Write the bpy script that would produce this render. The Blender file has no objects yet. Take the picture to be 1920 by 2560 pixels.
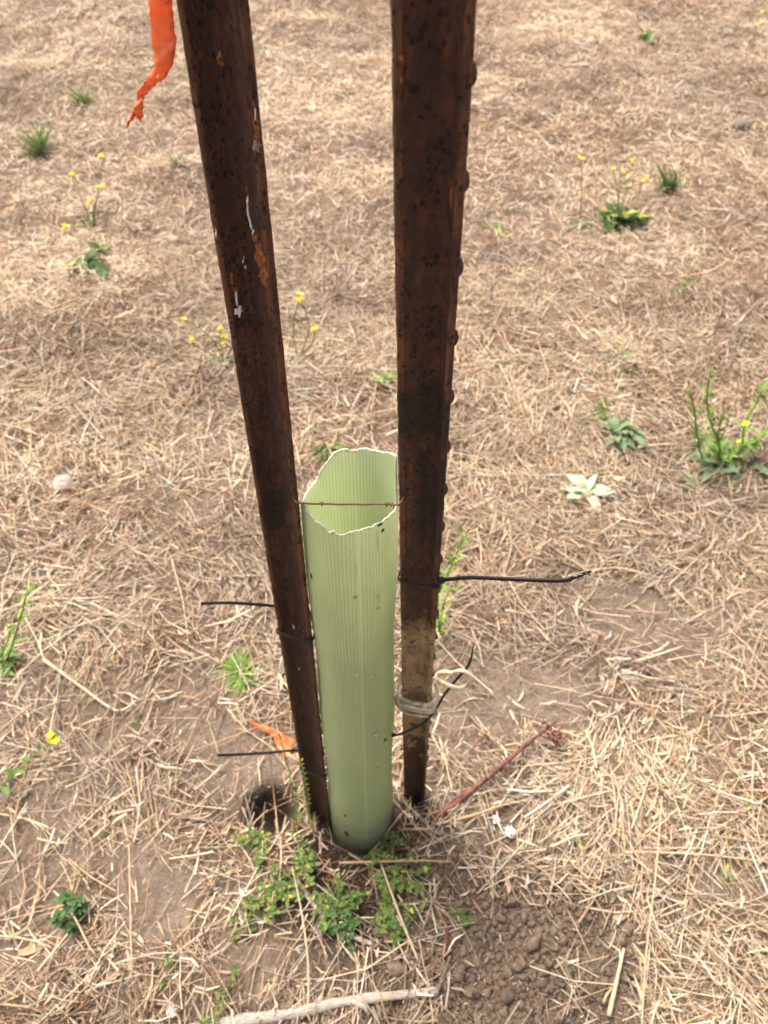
import bpy, bmesh, math, random
import numpy as np
from mathutils import Vector, Matrix, Quaternion
from mathutils.bvhtree import BVHTree

sc = bpy.context.scene
COL = sc.collection
R = math.radians
rnd = random.Random(11)
rng = np.random.default_rng(7)

# ------------------------------------------------------------------ camera
CAM_H, PITCH, FPX = 1.40, R(54.0), 1850.0          # metres, below horizontal, focal length in 1920x2560 pixels
cam_d = bpy.data.cameras.new('camera')
cam = bpy.data.objects.new('camera', cam_d)
COL.objects.link(cam)
cam.location = (0, 0, CAM_H)
cam.rotation_euler = (math.pi / 2 - PITCH, 0, 0)
cam_d.sensor_fit = 'VERTICAL'
cam_d.sensor_height = 36.0
cam_d.lens = 36.0 * FPX / 2560.0
cam_d.clip_start = 0.02
cam_d.clip_end = 2000
cam_d.dof.use_dof = True
cam_d.dof.focus_distance = 0.56
cam_d.dof.aperture_fstop = cam_d.lens / 2.7         # 2.7 mm aperture, a phone lens
sc.camera = cam

# ------------------------------------------------------------------ world, sun, exposure
SUN = Vector((-0.42, 0.50, 1.15)).normalized()
world = bpy.data.worlds.new('World')
sc.world = world
world.use_nodes = True
wn = world.node_tree
sky = wn.nodes.new('ShaderNodeTexSky')
sky.sky_type = 'NISHITA'
sky.sun_disc = False
sky.sun_elevation = math.asin(SUN.z)
sky.sun_rotation = math.atan2(SUN.x, SUN.y)
sky.air_density = 0.4
sky.dust_density = 8.0
sky.ozone_density = 0.0
wn.links.new(sky.outputs[0], wn.nodes['Background'].inputs[0])
wn.nodes['Background'].inputs[1].default_value = 0.12
sun_d = bpy.data.lights.new('sun', 'SUN')
sun_d.energy = 1.5
sun_d.angle = R(24)
sun_d.color = (1.0, 0.94, 0.85)
sun = bpy.data.objects.new('sun', sun_d)
sun.rotation_euler = (-SUN).to_track_quat('-Z', 'Y').to_euler()
sun.location = SUN * 20
COL.objects.link(sun)
sc.view_settings.view_transform = 'Standard'
sc.view_settings.look = 'None'
sc.view_settings.gamma = 1.0
sc.view_settings.use_curve_mapping = False
sc.view_settings.exposure = 1.55
sc.cycles.max_bounces = 8
sc.cycles.transmission_bounces = 6
sc.cycles.use_denoising = True

# ------------------------------------------------------------------ noise and ground height
def _hash(ix, iy, seed):
    n = (ix.astype(np.int64) * 374761393 + iy.astype(np.int64) * 668265263 + seed * 974634777) & 0x7fffffff
    n = ((n ^ (n >> 13)) * 1274126177) & 0x7fffffff
    return ((n ^ (n >> 16)) & 0xffff) / 65535.0

def vnoise(x, y, seed=0):
    x = np.asarray(x, float); y = np.asarray(y, float)
    ix = np.floor(x); iy = np.floor(y)
    fx = x - ix; fy = y - iy
    fx = fx * fx * (3 - 2 * fx); fy = fy * fy * (3 - 2 * fy)
    a = _hash(ix, iy, seed); b = _hash(ix + 1, iy, seed)
    c = _hash(ix, iy + 1, seed); d = _hash(ix + 1, iy + 1, seed)
    return (a * (1 - fx) + b * fx) * (1 - fy) + (c * (1 - fx) + d * fx) * fy * 1.0

def fbm(x, y, seed=0, octv=3):
    s = 0; a = 0.5; t = 0
    for k in range(octv):
        s = s + a * vnoise(np.asarray(x) * 2 ** k + 17.3 * k, np.asarray(y) * 2 ** k - 9.1 * k, seed + k)
        t += a; a *= 0.5
    return s / t

F = Vector((0, math.cos(PITCH), -math.sin(PITCH)))
U = Vector((0, math.sin(PITCH), math.cos(PITCH)))
C0 = Vector((0, 0, CAM_H))
def ray(px, py):
    return F + Vector((1, 0, 0)) * ((px - 960) / FPX) - U * ((py - 1280) / FPX)
def at_z(px, py, z=0.0):
    d = ray(px, py); return C0 + d * ((z - CAM_H) / d.z)
def at_y(px, py, y):
    d = ray(px, py); return C0 + d * (y / d.y)

_h = [at_z(688, 2030), at_z(1630, 1686), at_z(1425, 1630), at_z(1395, 1470), at_z(868, 2150)]
HOLES = [(_h[0].x, _h[0].y, .036, .11), (_h[1].x, _h[1].y, .011, .03), (_h[2].x, _h[2].y, .009, .02),
         (_h[3].x, _h[3].y, .03, .012), (_h[4].x, _h[4].y, .07, .016)]
# bare soil: pixel centre, radii in metres, strength
BARE = []
for px, py, rx, ry, s in [(1270, 2440, .20, .15, 1.12), (1340, 2320, .15, .08, 1.0), (1300, 1715, .15, .09, .95), (1180, 1720, .10, .09, .7),
        (1570, 1545, .17, .10, .9), (1700, 1600, .10, .06, .6), (1210, 2090, .09, .05, .9), (370, 2230, .075, .075, .95),
        (660, 2350, .11, .06, .9), (450, 1770, .12, .10, .85), (260, 1890, .10, .08, .7), (590, 1850, .11, .07, .95), (60, 2250, .10, .09, .7),
        (1000, 1085, .17, .13, .8), (480, 1215, .16, .08, .7), (540, 1040, .12, .09, .6), (60, 1320, .10, .06, .5), (420, 1450, .12, .06, .5),
        (640, 1960, .09, .08, .9), (40, 2120, .10, .07, .5), (1850, 2230, .10, .06, .7), (1880, 1870, .07, .06, .6), (560, 2480, .06, .05, .5),
        (1120, 1900, .08, .08, .5), (720, 1330, .05, .1, .5), (1420, 980, .1, .06, .4), (880, 2250, .17, .11, .8), (1000, 2170, .12, .07, .8)]:
    p = at_z(px, py); BARE.append((p.x, p.y, rx, ry, s))

def ground_h(x, y):
    x = np.asarray(x, float); y = np.asarray(y, float)
    far = np.clip((np.hypot(x, y - .35) - .35) / 1.2, 0, 1)
    h = (fbm(x * 2.3, y * 2.3, 3, 3) - .5) * (.012 + .07 * far)
    h = h + (fbm(x * 11, y * 11, 23, 3) - .5) * (.020 + .012 * far)
    h = h + (fbm(x * 38, y * 38, 31, 2) - .5) * .009
    for hx, hy, r, d in HOLES:
        q = ((x - hx) ** 2 + (y - hy) ** 2) / (r * r)
        h = h - d * np.exp(-q ** 2)
    return h

def bare(x, y):
    x = np.asarray(x, float); y = np.asarray(y, float)
    m = np.zeros_like(x)
    wob = (fbm(x * 14, y * 14, 77, 3) - .5) * 1.5
    for bx, by, rx, ry, s in BARE:
        q = np.hypot((x - bx) / rx, (y - by) / ry) + wob
        m = np.maximum(m, s * np.clip((1.15 - q) / .5, 0, 1))
    m = np.maximum(m, np.clip(.8 - .25 * y, .15, .75) * np.clip((fbm(x * 3.6, y * 3.6, 91, 4) - .63) / .1, 0, 1))
    return m

def gh(x, y): return float(ground_h(np.array([x]), np.array([y]))[0])
def on_ground(px, py, lift=0.0):
    z = 0.0
    for _ in range(6):
        p = at_z(px, py, z + lift); z = gh(p.x, p.y)
    return Vector((p.x, p.y, z + lift))

# ------------------------------------------------------------------ materials
def mat(name):
    m = bpy.data.materials.new(name); m.use_nodes = True
    return m, m.node_tree, m.node_tree.nodes['Principled BSDF']
def N(nt, t, **kw):
    n = nt.nodes.new(t)
    for k, v in kw.items():
        if k in n.inputs: n.inputs[k].default_value = v
        else: setattr(n, k, v)
    return n
def ramp(nt, fac, stops, interp='LINEAR'):
    n = nt.nodes.new('ShaderNodeValToRGB'); n.color_ramp.interpolation = interp
    e = n.color_ramp.elements
    while len(e) > 1: e.remove(e[-1])
    e[0].position = stops[0][0]; e[0].color = (*stops[0][1], 1) if len(stops[0][1]) == 3 else stops[0][1]
    for p, c in stops[1:]:
        q = e.new(p); q.color = (*c, 1)
    nt.links.new(fac, n.inputs[0]); return n.outputs[0]
def mix(nt, fac, a, b, mode='MIX'):
    n = nt.nodes.new('ShaderNodeMix'); n.data_type = 'RGBA'; n.blend_type = mode
    for s, v in ((0, fac), (6, a), (7, b)):
        if hasattr(v, 'links'): nt.links.new(v, n.inputs[s])
        else: n.inputs[s].default_value = v if s == 0 else (*v, 1)
    return n.outputs[2]
def math_(nt, op, a, b=0.0, c=None):
    n = nt.nodes.new('ShaderNodeMath'); n.operation = op
    for s, v in enumerate((a, b) if c is None else (a, b, c)):
        if hasattr(v, 'links'): nt.links.new(v, n.inputs[s])
        else: n.inputs[s].default_value = v
    return n.outputs[0]
def noise(nt, vec, scale, detail=4, rough=.6, dist=0.0):
    n = N(nt, 'ShaderNodeTexNoise', Scale=scale, Detail=detail, Roughness=rough, Distortion=dist)
    if vec is not None: nt.links.new(vec, n.inputs['Vector'])
    return n.outputs['Fac']
def mapping(nt, vec, scale):
    n = N(nt, 'ShaderNodeMapping'); n.inputs['Scale'].default_value = scale
    nt.links.new(vec, n.inputs['Vector']); return n.outputs[0]
def bump(nt, b, h, strength, dist):
    n = N(nt, 'ShaderNodeBump', Strength=strength, Distance=dist)
    nt.links.new(h, n.inputs['Height']); nt.links.new(n.outputs[0], b.inputs['Normal'])

MATS = {}
_s = [at_z(880, 2190), at_z(1285, 2420), at_z(1040, 2030), at_z(690, 2035)]     # dark organic earth, with contact shade at tube and post feet painted in
SHADE_STAINS = [(_s[0].x, _s[0].y, .09, .20), (_s[2].x, _s[2].y, .02, .06), (_s[3].x, _s[3].y, .045, .07)]
def soil_mat():
    m, nt, b = mat('dry_soil')
    co = N(nt, 'ShaderNodeTexCoord').outputs['Object']
    big = noise(nt, co, 4, 5); fine = noise(nt, co, 140, 6, .7); mid = noise(nt, co, 25, 5)
    c1 = ramp(nt, mid, [(.3, (.15, .112, .080)), (.5, (.21, .162, .118)), (.7, (.29, .232, .175))])
    c2 = ramp(nt, big, [(.35, (.13, .096, .068)), (.65, (.30, .24, .182))])
    c = mix(nt, .5, c1, c2)
    c = mix(nt, .45, c, ramp(nt, fine, [(.3, (.09, .065, .045)), (.7, (.36, .285, .21))]))
    # far away the ground is covered with the same dry grass that stands near by
    sep = N(nt, 'ShaderNodeSeparateXYZ'); nt.links.new(co, sep.inputs[0])
    gx = math_(nt, 'ABSOLUTE', sep.outputs[0]); gy = math_(nt, 'ABSOLUTE', math_(nt, 'SUBTRACT', sep.outputs[1], 2.2))
    d = math_(nt, 'MAXIMUM', math_(nt, 'SUBTRACT', gx, 3.0), math_(nt, 'SUBTRACT', gy, 3.2))
    f = N(nt, 'ShaderNodeMapRange'); nt.links.new(d, f.inputs[0])
    f.inputs[1].default_value = -.4; f.inputs[2].default_value = .5
    grass = ramp(nt, noise(nt, co, 30, 8, .75), [(.3, (.16, .11, .065)), (.5, (.36, .27, .165)), (.7, (.5, .4, .26))])
    c = mix(nt, f.outputs[0], c, grass)
    def dark_patch(cx, cy, r0, r1):
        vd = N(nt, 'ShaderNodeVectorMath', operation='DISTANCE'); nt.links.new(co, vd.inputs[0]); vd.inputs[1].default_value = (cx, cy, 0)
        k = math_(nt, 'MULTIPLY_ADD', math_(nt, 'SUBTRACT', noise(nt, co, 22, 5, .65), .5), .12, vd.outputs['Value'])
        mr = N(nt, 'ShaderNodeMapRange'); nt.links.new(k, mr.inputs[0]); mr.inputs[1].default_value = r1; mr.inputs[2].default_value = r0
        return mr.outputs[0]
    for cx, cy, r0, r1 in SHADE_STAINS:
        c = mix(nt, math_(nt, 'MULTIPLY', dark_patch(cx, cy, r0, r1), .9), c, (.036, .026, .017))
    nt.links.new(c, b.inputs['Base Color']); b.inputs['Roughness'].default_value = .95
    b.inputs['Specular IOR Level'].default_value = .15
    bump(nt, b, math_(nt, 'ADD', math_(nt, 'MULTIPLY', fine, .8), math_(nt, 'ADD', mid, noise(nt, co, 60, 6, .7))), 1.0, .011)
    return m
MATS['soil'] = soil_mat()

def clod_mat():
    m, nt, b = mat('soil_clod')
    co = N(nt, 'ShaderNodeTexCoord').outputs['Object']; oi = N(nt, 'ShaderNodeObjectInfo')
    geo = N(nt, 'ShaderNodeNewGeometry').outputs['Position']
    c = ramp(nt, noise(nt, geo, 130, 6, .7), [(.3, (.085, .062, .042)), (.55, (.17, .128, .09)), (.75, (.25, .195, .145))])
    nt.links.new(c, b.inputs['Base Color']); b.inputs['Roughness'].default_value = .95
    b.inputs['Specular IOR Level'].default_value = .15
    bump(nt, b, noise(nt, geo, 400, 4), .8, .002)
    return m
MATS['clod'] = clod_mat()

def straw_mat():
    m, nt, b = mat('dry_straw')
    a = N(nt, 'ShaderNodeAttribute', attribute_name='col')
    geo = N(nt, 'ShaderNodeNewGeometry').outputs['Position']
    c = mix(nt, .35, a.outputs['Color'], ramp(nt, noise(nt, geo, 90, 3), [(.3, (.35, .3, .25)), (.7, (1, 1, 1))]), 'MULTIPLY')
    nt.links.new(c, b.inputs['Base Color']); b.inputs['Roughness'].default_value = .55
    b.inputs['Specular IOR Level'].default_value = .35
    tr = N(nt, 'ShaderNodeBsdfTranslucent'); nt.links.new(c, tr.inputs[0])
    mx = N(nt, 'ShaderNodeMixShader'); mx.inputs[0].default_value = .22
    nt.links.new(b.outputs[0], mx.inputs[1]); nt.links.new(tr.outputs[0], mx.inputs[2])
    nt.links.new(mx.outputs[0], nt.nodes['Material Output'].inputs[0])
    return m
MATS['straw'] = straw_mat()

def leaf_mat(name, c1, c2, trans=.3, rough=.5):
    m, nt, b = mat(name)
    oi = N(nt, 'ShaderNodeObjectInfo'); geo = N(nt, 'ShaderNodeNewGeometry').outputs['Position']
    f = math_(nt, 'ADD', math_(nt, 'MULTIPLY', oi.outputs['Random'], .7), math_(nt, 'MULTIPLY', noise(nt, geo, 120, 3), .3))
    c = ramp(nt, f, [(.05, c1), (.95, c2)])
    nt.links.new(c, b.inputs['Base Color']); b.inputs['Roughness'].default_value = rough
    b.inputs['Specular IOR Level'].default_value = .3
    tr = N(nt, 'ShaderNodeBsdfTranslucent'); nt.links.new(c, tr.inputs[0])
    mx = N(nt, 'ShaderNodeMixShader'); mx.inputs[0].default_value = trans
    nt.links.new(b.outputs[0], mx.inputs[1]); nt.links.new(tr.outputs[0], mx.inputs[2])
    nt.links.new(mx.outputs[0], nt.nodes['Material Output'].inputs[0])
    return m
MATS['green'] = leaf_mat('weed_green', (.055, .115, .022), (.165, .255, .058))
MATS['olive'] = leaf_mat('olive_weed', (.11, .125, .035), (.22, .22, .075))
MATS['dark_green'] = leaf_mat('dark_weed_green', (.035, .085, .022), (.09, .17, .045))
MATS['bright_green'] = leaf_mat('bright_green', (.14, .30, .035), (.28, .45, .08))
MATS['grey_green'] = leaf_mat('grey_green', (.11, .18, .085), (.24, .32, .16))
MATS['pale_green'] = leaf_mat('pale_felted_green', (.44, .54, .37), (.60, .67, .48), .2, .8)
MATS['yellow_green'] = leaf_mat('yellow_green', (.30, .33, .05), (.42, .42, .09))
MATS['dry_leaf'] = leaf_mat('dry_leaf', (.40, .26, .13), (.62, .47, .29))
MATS['yellow'] = leaf_mat('flower_yellow', (.80, .66, .03), (.90, .80, .10), .25, .6)

def simple(name, c, rough=.5, spec=.5, var=0.0, scale=60, c2=None, bmp=0):
    m, nt, b = mat(name)
    if c2 is not None:
        geo = N(nt, 'ShaderNodeNewGeometry').outputs['Position']
        nf = noise(nt, geo, scale, 5, .65)
        nt.links.new(ramp(nt, nf, [(.35, c), (.65, c2)]), b.inputs['Base Color'])
        if bmp: bump(nt, b, nf, .7, bmp)
    else: b.inputs['Base Color'].default_value = (*c, 1)
    b.inputs['Roughness'].default_value = rough; b.inputs['Specular IOR Level'].default_value = spec
    return m
MATS['black'] = simple('black_nylon', (.006, .006, .0065), .45, .3, c2=(.013, .013, .013), scale=200)
MATS['scuff'] = simple('grey_white_scuff', (.45, .44, .42), .8, .2, c2=(.75, .73, .70), scale=500)
MATS['splash'] = simple('dried_splash', (.62, .66, .50), .7, .3, c2=(.80, .81, .70), scale=900)
MATS['wire'] = simple('rusty_wire', (.075, .032, .018), .7, .4, c2=(.17, .085, .05), scale=300)
MATS['dropping'] = simple('bird_dropping', (.50, .48, .45), .85, .2, c2=(.85, .83, .79), scale=900, bmp=.0004)
MATS['flake'] = simple('orange_rust_chip', (.075, .026, .009), .85, .2, c2=(.33, .135, .040), scale=420, bmp=.0004)
MATS['flake_grey'] = simple('grey_chip', (.13, .10, .085), .8, .2, c2=(.33, .27, .20), scale=900)
MATS['snail'] = simple('snail_shell', (.30, .25, .20), .6, .4, c2=(.62, .57, .50), scale=900)
MATS['brown_spot'] = simple('brown_mud', (.05, .025, .012), .7, .3, c2=(.13, .07, .03), scale=500)
MATS['hole'] = simple('punched_slot', (.006, .006, .005), .8, .2)
MATS['lint'] = simple('white_lint', (.72, .71, .69), .95, .1, c2=(.85, .84, .82), scale=200)
MATS['stone'] = simple('grey_stone', (.36, .34, .33), .9, .2, c2=(.55, .52, .50), scale=60, bmp=.002)
MATS['dark_stone'] = simple('dark_stone', (.12, .095, .075), .9, .2, c2=(.20, .165, .13), scale=60, bmp=.002)
MATS['redstem'] = simple('red_brown_stem', (.05, .016, .012), .6, .3, c2=(.20, .08, .05), scale=75)
MATS['redseed'] = simple('dark_red_seed', (.07, .018, .012), .7, .3, c2=(.19, .05, .03), scale=260)
MATS['brown_stem'] = simple('brown_stem', (.12, .06, .03), .6, .3, c2=(.24, .15, .07), scale=120)
MATS['green_stem'] = simple('green_stem', (.14, .20, .05), .55, .3, c2=(.26, .30, .10), scale=90)

def stick_mat():
    m, nt, b = mat('weathered_wood')
    co = N(nt, 'ShaderNodeTexCoord').outputs['UV']
    geo = N(nt, 'ShaderNodeNewGeometry').outputs['Position']
    g = noise(nt, mapping(nt, geo, (25, 160, 160)), 4, 8, .7)
    c = ramp(nt, g, [(.32, (.10, .08, .065)), (.5, (.33, .29, .245)), (.68, (.52, .47, .40))])
    p = ramp(nt, noise(nt, geo, 22, 3), [(.60, (0, 0, 0)), (.66, (1, 1, 1))])
    c = mix(nt, p, c, (.50, .30, .15))
    nt.links.new(c, b.inputs['Base Color']); b.inputs['Roughness'].default_value = .85
    bump(nt, b, g, .8, .003)
    return m
MATS['stick'] = stick_mat()

def ribbon_mat():
    m, nt, b = mat('orange_plastic_ribbon')
    geo = N(nt, 'ShaderNodeNewGeometry').outputs['Position']
    n1 = noise(nt, geo, 70, 5, .7); n2 = noise(nt, geo, 260, 4, .6)
    c = ramp(nt, n1, [(.3, (.86, .21, .06)), (.7, (.93, .31, .115))])
    c = mix(nt, ramp(nt, n2, [(.66, (0, 0, 0)), (.74, (.75, .75, .75))]), c, (.16, .035, .012))
    c = mix(nt, ramp(nt, noise(nt, geo, 95, 2), [(.64, (0, 0, 0)), (.72, (.6, .6, .6))]), c, (.75, .42, .36))
    nt.links.new(c, b.inputs['Base Color']); b.inputs['Roughness'].default_value = .42
    tr = N(nt, 'ShaderNodeBsdfTranslucent'); nt.links.new(c, tr.inputs[0])
    mx = N(nt, 'ShaderNodeMixShader'); mx.inputs[0].default_value = .35
    nt.links.new(b.outputs[0], mx.inputs[1]); nt.links.new(tr.outputs[0], mx.inputs[2])
    nt.links.new(mx.outputs[0], nt.nodes['Material Output'].inputs[0])
    bump(nt, b, n1, .3, .002)
    return m
MATS['ribbon'] = ribbon_mat()

def cord_mat(name='grubby_white_cord', lo=.52, hi=.66):
    m, nt, b = mat(name)
    geo = N(nt, 'ShaderNodeNewGeometry').outputs['Position']
    c = ramp(nt, noise(nt, geo, 300, 3), [(.3, (.70, .60, .38)), (.7, (.84, .75, .53))])
    d = ramp(nt, noise(nt, geo, 45, 5, .7), [(lo, (0, 0, 0)), (hi, (.85, .85, .85))])
    c = mix(nt, d, c, (.26, .17, .065))
    nt.links.new(c, b.inputs['Base Color']); b.inputs['Roughness'].default_value = .85
    w = N(nt, 'ShaderNodeTexWave', Scale=420.0); nt.links.new(geo, w.inputs[0])
    bump(nt, b, w.outputs[1], .5, .0008)
    return m
MATS['cord'] = cord_mat()
MATS['dirty_cord'] = cord_mat('mud_stained_cord', .40, .58)

def rust_mat(name, painted, edge_x, edge_y):
    m, nt, b = mat(name)
    co = N(nt, 'ShaderNodeTexCoord').outputs['Object']
    sep = N(nt, 'ShaderNodeSeparateXYZ'); nt.links.new(co, sep.inputs[0])
    z = sep.outputs[2]
    st = noise(nt, mapping(nt, co, (1, 1, .10)), 120, 6, .7)             # streaks down the post
    big = noise(nt, mapping(nt, co, (1, 1, .30)), 28, 6, .65)
    gr = noise(nt, co, 750, 5, .75); gr2 = noise(nt, mapping(nt, co, (1, 1, .6)), 260, 6, .75)
    c = ramp(nt, st, [(.3, (.028, .011, .0065)), (.5, (.064, .024, .0125)), (.72, (.125, .046, .020))])
    c = mix(nt, ramp(nt, big, [(.42, (0, 0, 0)), (.60, (.8, .8, .8))]), c, (.032, .0155, .0115))
    c = mix(nt, .5, c, ramp(nt, gr2, [(.32, (.009, .005, .004)), (.5, (.048, .019, .011)), (.68, (.14, .056, .027))]))
    c = mix(nt, .35, c, ramp(nt, gr, [(.3, (.010, .005, .004)), (.7, (.12, .05, .026))]))
    mot = noise(nt, mapping(nt, co, (1, 1, .45)), 95, 5, .6, .8)
    c = mix(nt, .5, c, ramp(nt, mot, [(.34, (.010, .0055, .0045)), (.47, (.028, .0125, .0085)), (.58, (.074, .028, .0135)), (.72, (.15, .060, .025))]))
    ex = math_(nt, 'GREATER_THAN', math_(nt, 'ABSOLUTE', sep.outputs[0]), edge_x); ey = math_(nt, 'LESS_THAN', sep.outputs[1], -edge_y)
    wear = math_(nt, 'MULTIPLY', math_(nt, 'MAXIMUM', ex, ey), ramp(nt, noise(nt, mapping(nt, co, (1, 1, .25)), 130, 5, .7), [(.42, (0, 0, 0)), (.6, (.8, .8, .8))]))
    c = mix(nt, wear, c, (.15, .062, .027))
    # small black pits of uneven outline
    wv = N(nt, 'ShaderNodeTexNoise', Scale=420.0, Detail=3.0); nt.links.new(co, wv.inputs['Vector'])
    va = N(nt, 'ShaderNodeVectorMath', operation='MULTIPLY_ADD'); nt.links.new(wv.outputs['Color'], va.inputs[0])
    va.inputs[1].default_value = (.0035, .0035, .0035); nt.links.new(mapping(nt, co, (1, 1, .75)), va.inputs[2])
    v = N(nt, 'ShaderNodeTexVoronoi', Scale=250.0); nt.links.new(va.outputs[0], v.inputs['Vector'])
    keep = ramp(nt, noise(nt, co, 60, 3), [(.40, (0, 0, 0)), (.50, (1, 1, 1))])
    pit = math_(nt, 'MULTIPLY', ramp(nt, v.outputs['Distance'], [(.20, (1, 1, 1)), (.42, (0, 0, 0))]), keep)
    c = mix(nt, math_(nt, 'MULTIPLY', pit, .9), c, (.007, .004, .0035))
    # orange rust in thin broken streaks
    o = ramp(nt, noise(nt, mapping(nt, co, (1, 1, .10)), 75, 5), [(.56, (0, 0, 0)), (.68, (.9, .9, .9))])
    c = mix(nt, math_(nt, 'MULTIPLY', o, ramp(nt, noise(nt, co, 420, 4, .7), [(.46, (0, 0, 0)), (.62, (.9, .9, .9))])), c, (.19, .075, .028))
    wob = noise(nt, mapping(nt, co, (1, 1, .45)), 55, 5, .6)
    rough = .58
    # dark damp-looking stains with ragged edges
    def band(z0, z1, amp):
        a = math_(nt, 'MULTIPLY_ADD', math_(nt, 'SUBTRACT', wob, .5), amp, z)
        lo = N(nt, 'ShaderNodeMapRange'); nt.links.new(a, lo.inputs[0]); lo.inputs[1].default_value = z0 - .004; lo.inputs[2].default_value = z0 + .004
        hi = N(nt, 'ShaderNodeMapRange'); nt.links.new(a, hi.inputs[0]); hi.inputs[1].default_value = z1 + .004; hi.inputs[2].default_value = z1 - .004
        return math_(nt, 'MULTIPLY', lo.outputs[0], hi.outputs[0])
    if painted:
        s1 = band(.988, 1.036, .10); s2 = band(.835, .965, .22)
        # the second stain keeps to the groove
        g = ramp(nt, math_(nt, 'MULTIPLY_ADD', math_(nt, 'SUBTRACT', wob, .5), .02, math_(nt, 'ABSOLUTE', math_(nt, 'ADD', sep.outputs[1], .007))),
                 [(.007, (1, 1, 1)), (.012, (0, 0, 0))])
        s = math_(nt, 'MAXIMUM', s1, math_(nt, 'MULTIPLY', s2, g))
        c = mix(nt, math_(nt, 'MULTIPLY', s, .82), c, (.013, .008, .006))
        # what is left of the old paint on the lower third
        wn_ = noise(nt, mapping(nt, co, (1, 1, .5)), 95, 6, .72)
        zz = math_(nt, 'MULTIPLY_ADD', math_(nt, 'SUBTRACT', wn_, .5), .16, z)
        p1 = N(nt, 'ShaderNodeMapRange'); nt.links.new(zz, p1.inputs[0]); p1.inputs[1].default_value = .695; p1.inputs[2].default_value = .672
        zz2 = math_(nt, 'MULTIPLY_ADD', math_(nt, 'SUBTRACT', noise(nt, mapping(nt, co, (1, 1, .6)), 60, 6, .75), .5), .9, z)
        p2 = N(nt, 'ShaderNodeMapRange'); nt.links.new(zz2, p2.inputs[0]); p2.inputs[1].default_value = .28; p2.inputs[2].default_value = .34
        spots = ramp(nt, noise(nt, co, 130, 5, .7), [(.56, (1, 1, 1)), (.62, (0, 0, 0))])
        pm = math_(nt, 'MULTIPLY', math_(nt, 'MULTIPLY', p1.outputs[0], p2.outputs[0]), spots)
        paint = ramp(nt, noise(nt, mapping(nt, co, (1, 1, .3)), 80, 5), [(.3, (.14, .085, .038)), (.5, (.30, .21, .105)), (.75, (.42, .32, .18))])
        c = mix(nt, pm, c, paint)
    else:
        s1 = band(.80, .87, .16)
        g = ramp(nt, math_(nt, 'MULTIPLY_ADD', math_(nt, 'SUBTRACT', wob, .5), .03, math_(nt, 'ABSOLUTE', math_(nt, 'ADD', sep.outputs[1], .008))),
                 [(.006, (1, 1, 1)), (.012, (0, 0, 0))])
        c = mix(nt, math_(nt, 'MULTIPLY', math_(nt, 'MULTIPLY', s1, g), .8), c, (.012, .008, .006))
    nt.links.new(c, b.inputs['Base Color']); b.inputs['Roughness'].default_value = rough
    b.inputs['Specular IOR Level'].default_value = .35
    hh = math_(nt, 'SUBTRACT', math_(nt, 'MULTIPLY', gr, .5), pit)
    bump(nt, b, math_(nt, 'ADD', hh, gr2), .9, .0012)
    return m
MATS['rust'] = rust_mat('rusty_steel', False, .0190, .0300)
MATS['rust_paint'] = rust_mat('rusty_steel_with_old_paint', True, .0160, .0285)

def tube_mat():
    m, nt, b = mat('green_twinwall_plastic')
    co = N(nt, 'ShaderNodeTexCoord').outputs['Object']
    web = N(nt, 'ShaderNodeAttribute', attribute_name='web').outputs['Fac']
    crease = N(nt, 'ShaderNodeAttribute', attribute_name='crease').outputs['Fac']
    cloud = noise(nt, mapping(nt, co, (1, 1, .4)), 22, 4)
    streak = noise(nt, mapping(nt, co, (1, 1, .03)), 160, 3)
    c = ramp(nt, cloud, [(.3, (.61, .705, .42)), (.7, (.705, .785, .52))])
    c = mix(nt, math_(nt, 'MULTIPLY', web, .62), c, (.33, .46, .15))
    c = mix(nt, math_(nt, 'MULTIPLY', ramp(nt, streak, [(.55, (0, 0, 0)), (.75, (1, 1, 1))]), .18), c, (.75, .78, .60))
    c = mix(nt, math_(nt, 'MULTIPLY', crease, .9), c, (.82, .86, .66))
    # scratches and dried splashes
    sc_ = ramp(nt, noise(nt, mapping(nt, co, (1, 1, .16)), 150, 3, .5, .6), [(.70, (0, 0, 0)), (.74, (1, 1, 1))])
    c = mix(nt, math_(nt, 'MULTIPLY', sc_, .55), c, (.80, .81, .72))
    sp = N(nt, 'ShaderNodeTexVoronoi', Scale=75.0); nt.links.new(co, sp.inputs['Vector'])
    c = mix(nt, ramp(nt, sp.outputs['Distance'], [(.045, (.8, .8, .8)), (.065, (0, 0, 0))]), c, (.09, .08, .04))
    # soil splashed on the foot of the tube
    sep = N(nt, 'ShaderNodeSeparateXYZ'); nt.links.new(co, sep.inputs[0])
    zf = N(nt, 'ShaderNodeMapRange'); nt.links.new(math_(nt, 'MULTIPLY_ADD', math_(nt, 'SUBTRACT', noise(nt, co, 60, 5, .7), .5), .16, sep.outputs[2]), zf.inputs[0])
    zf.inputs[1].default_value = .13; zf.inputs[2].default_value = .0
    c = mix(nt, math_(nt, 'MULTIPLY', zf.outputs[0], .75), c, (.11, .10, .05))
    nt.links.new(c, b.inputs['Base Color']); b.inputs['Roughness'].default_value = .33
    b.inputs['Specular IOR Level'].default_value = .4
    tr = N(nt, 'ShaderNodeBsdfTranslucent'); nt.links.new(c, tr.inputs[0])
    nt.links.new(mix(nt, .35, c, (.86, .88, .78)), tr.inputs[0])
    mx = N(nt, 'ShaderNodeMixShader'); mx.inputs[0].default_value = .55
    nt.links.new(b.outputs[0], mx.inputs[1]); nt.links.new(tr.outputs[0], mx.inputs[2])
    nt.links.new(mx.outputs[0], nt.nodes['Material Output'].inputs[0])
    bump(nt, b, cloud, .25, .004)
    return m
MATS['tube'] = tube_mat()
MATS['tube_rim'] = simple('cut_plastic_edge', (.42, .45, .29), .6, .3, c2=(.62, .63, .46), scale=300)

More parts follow.
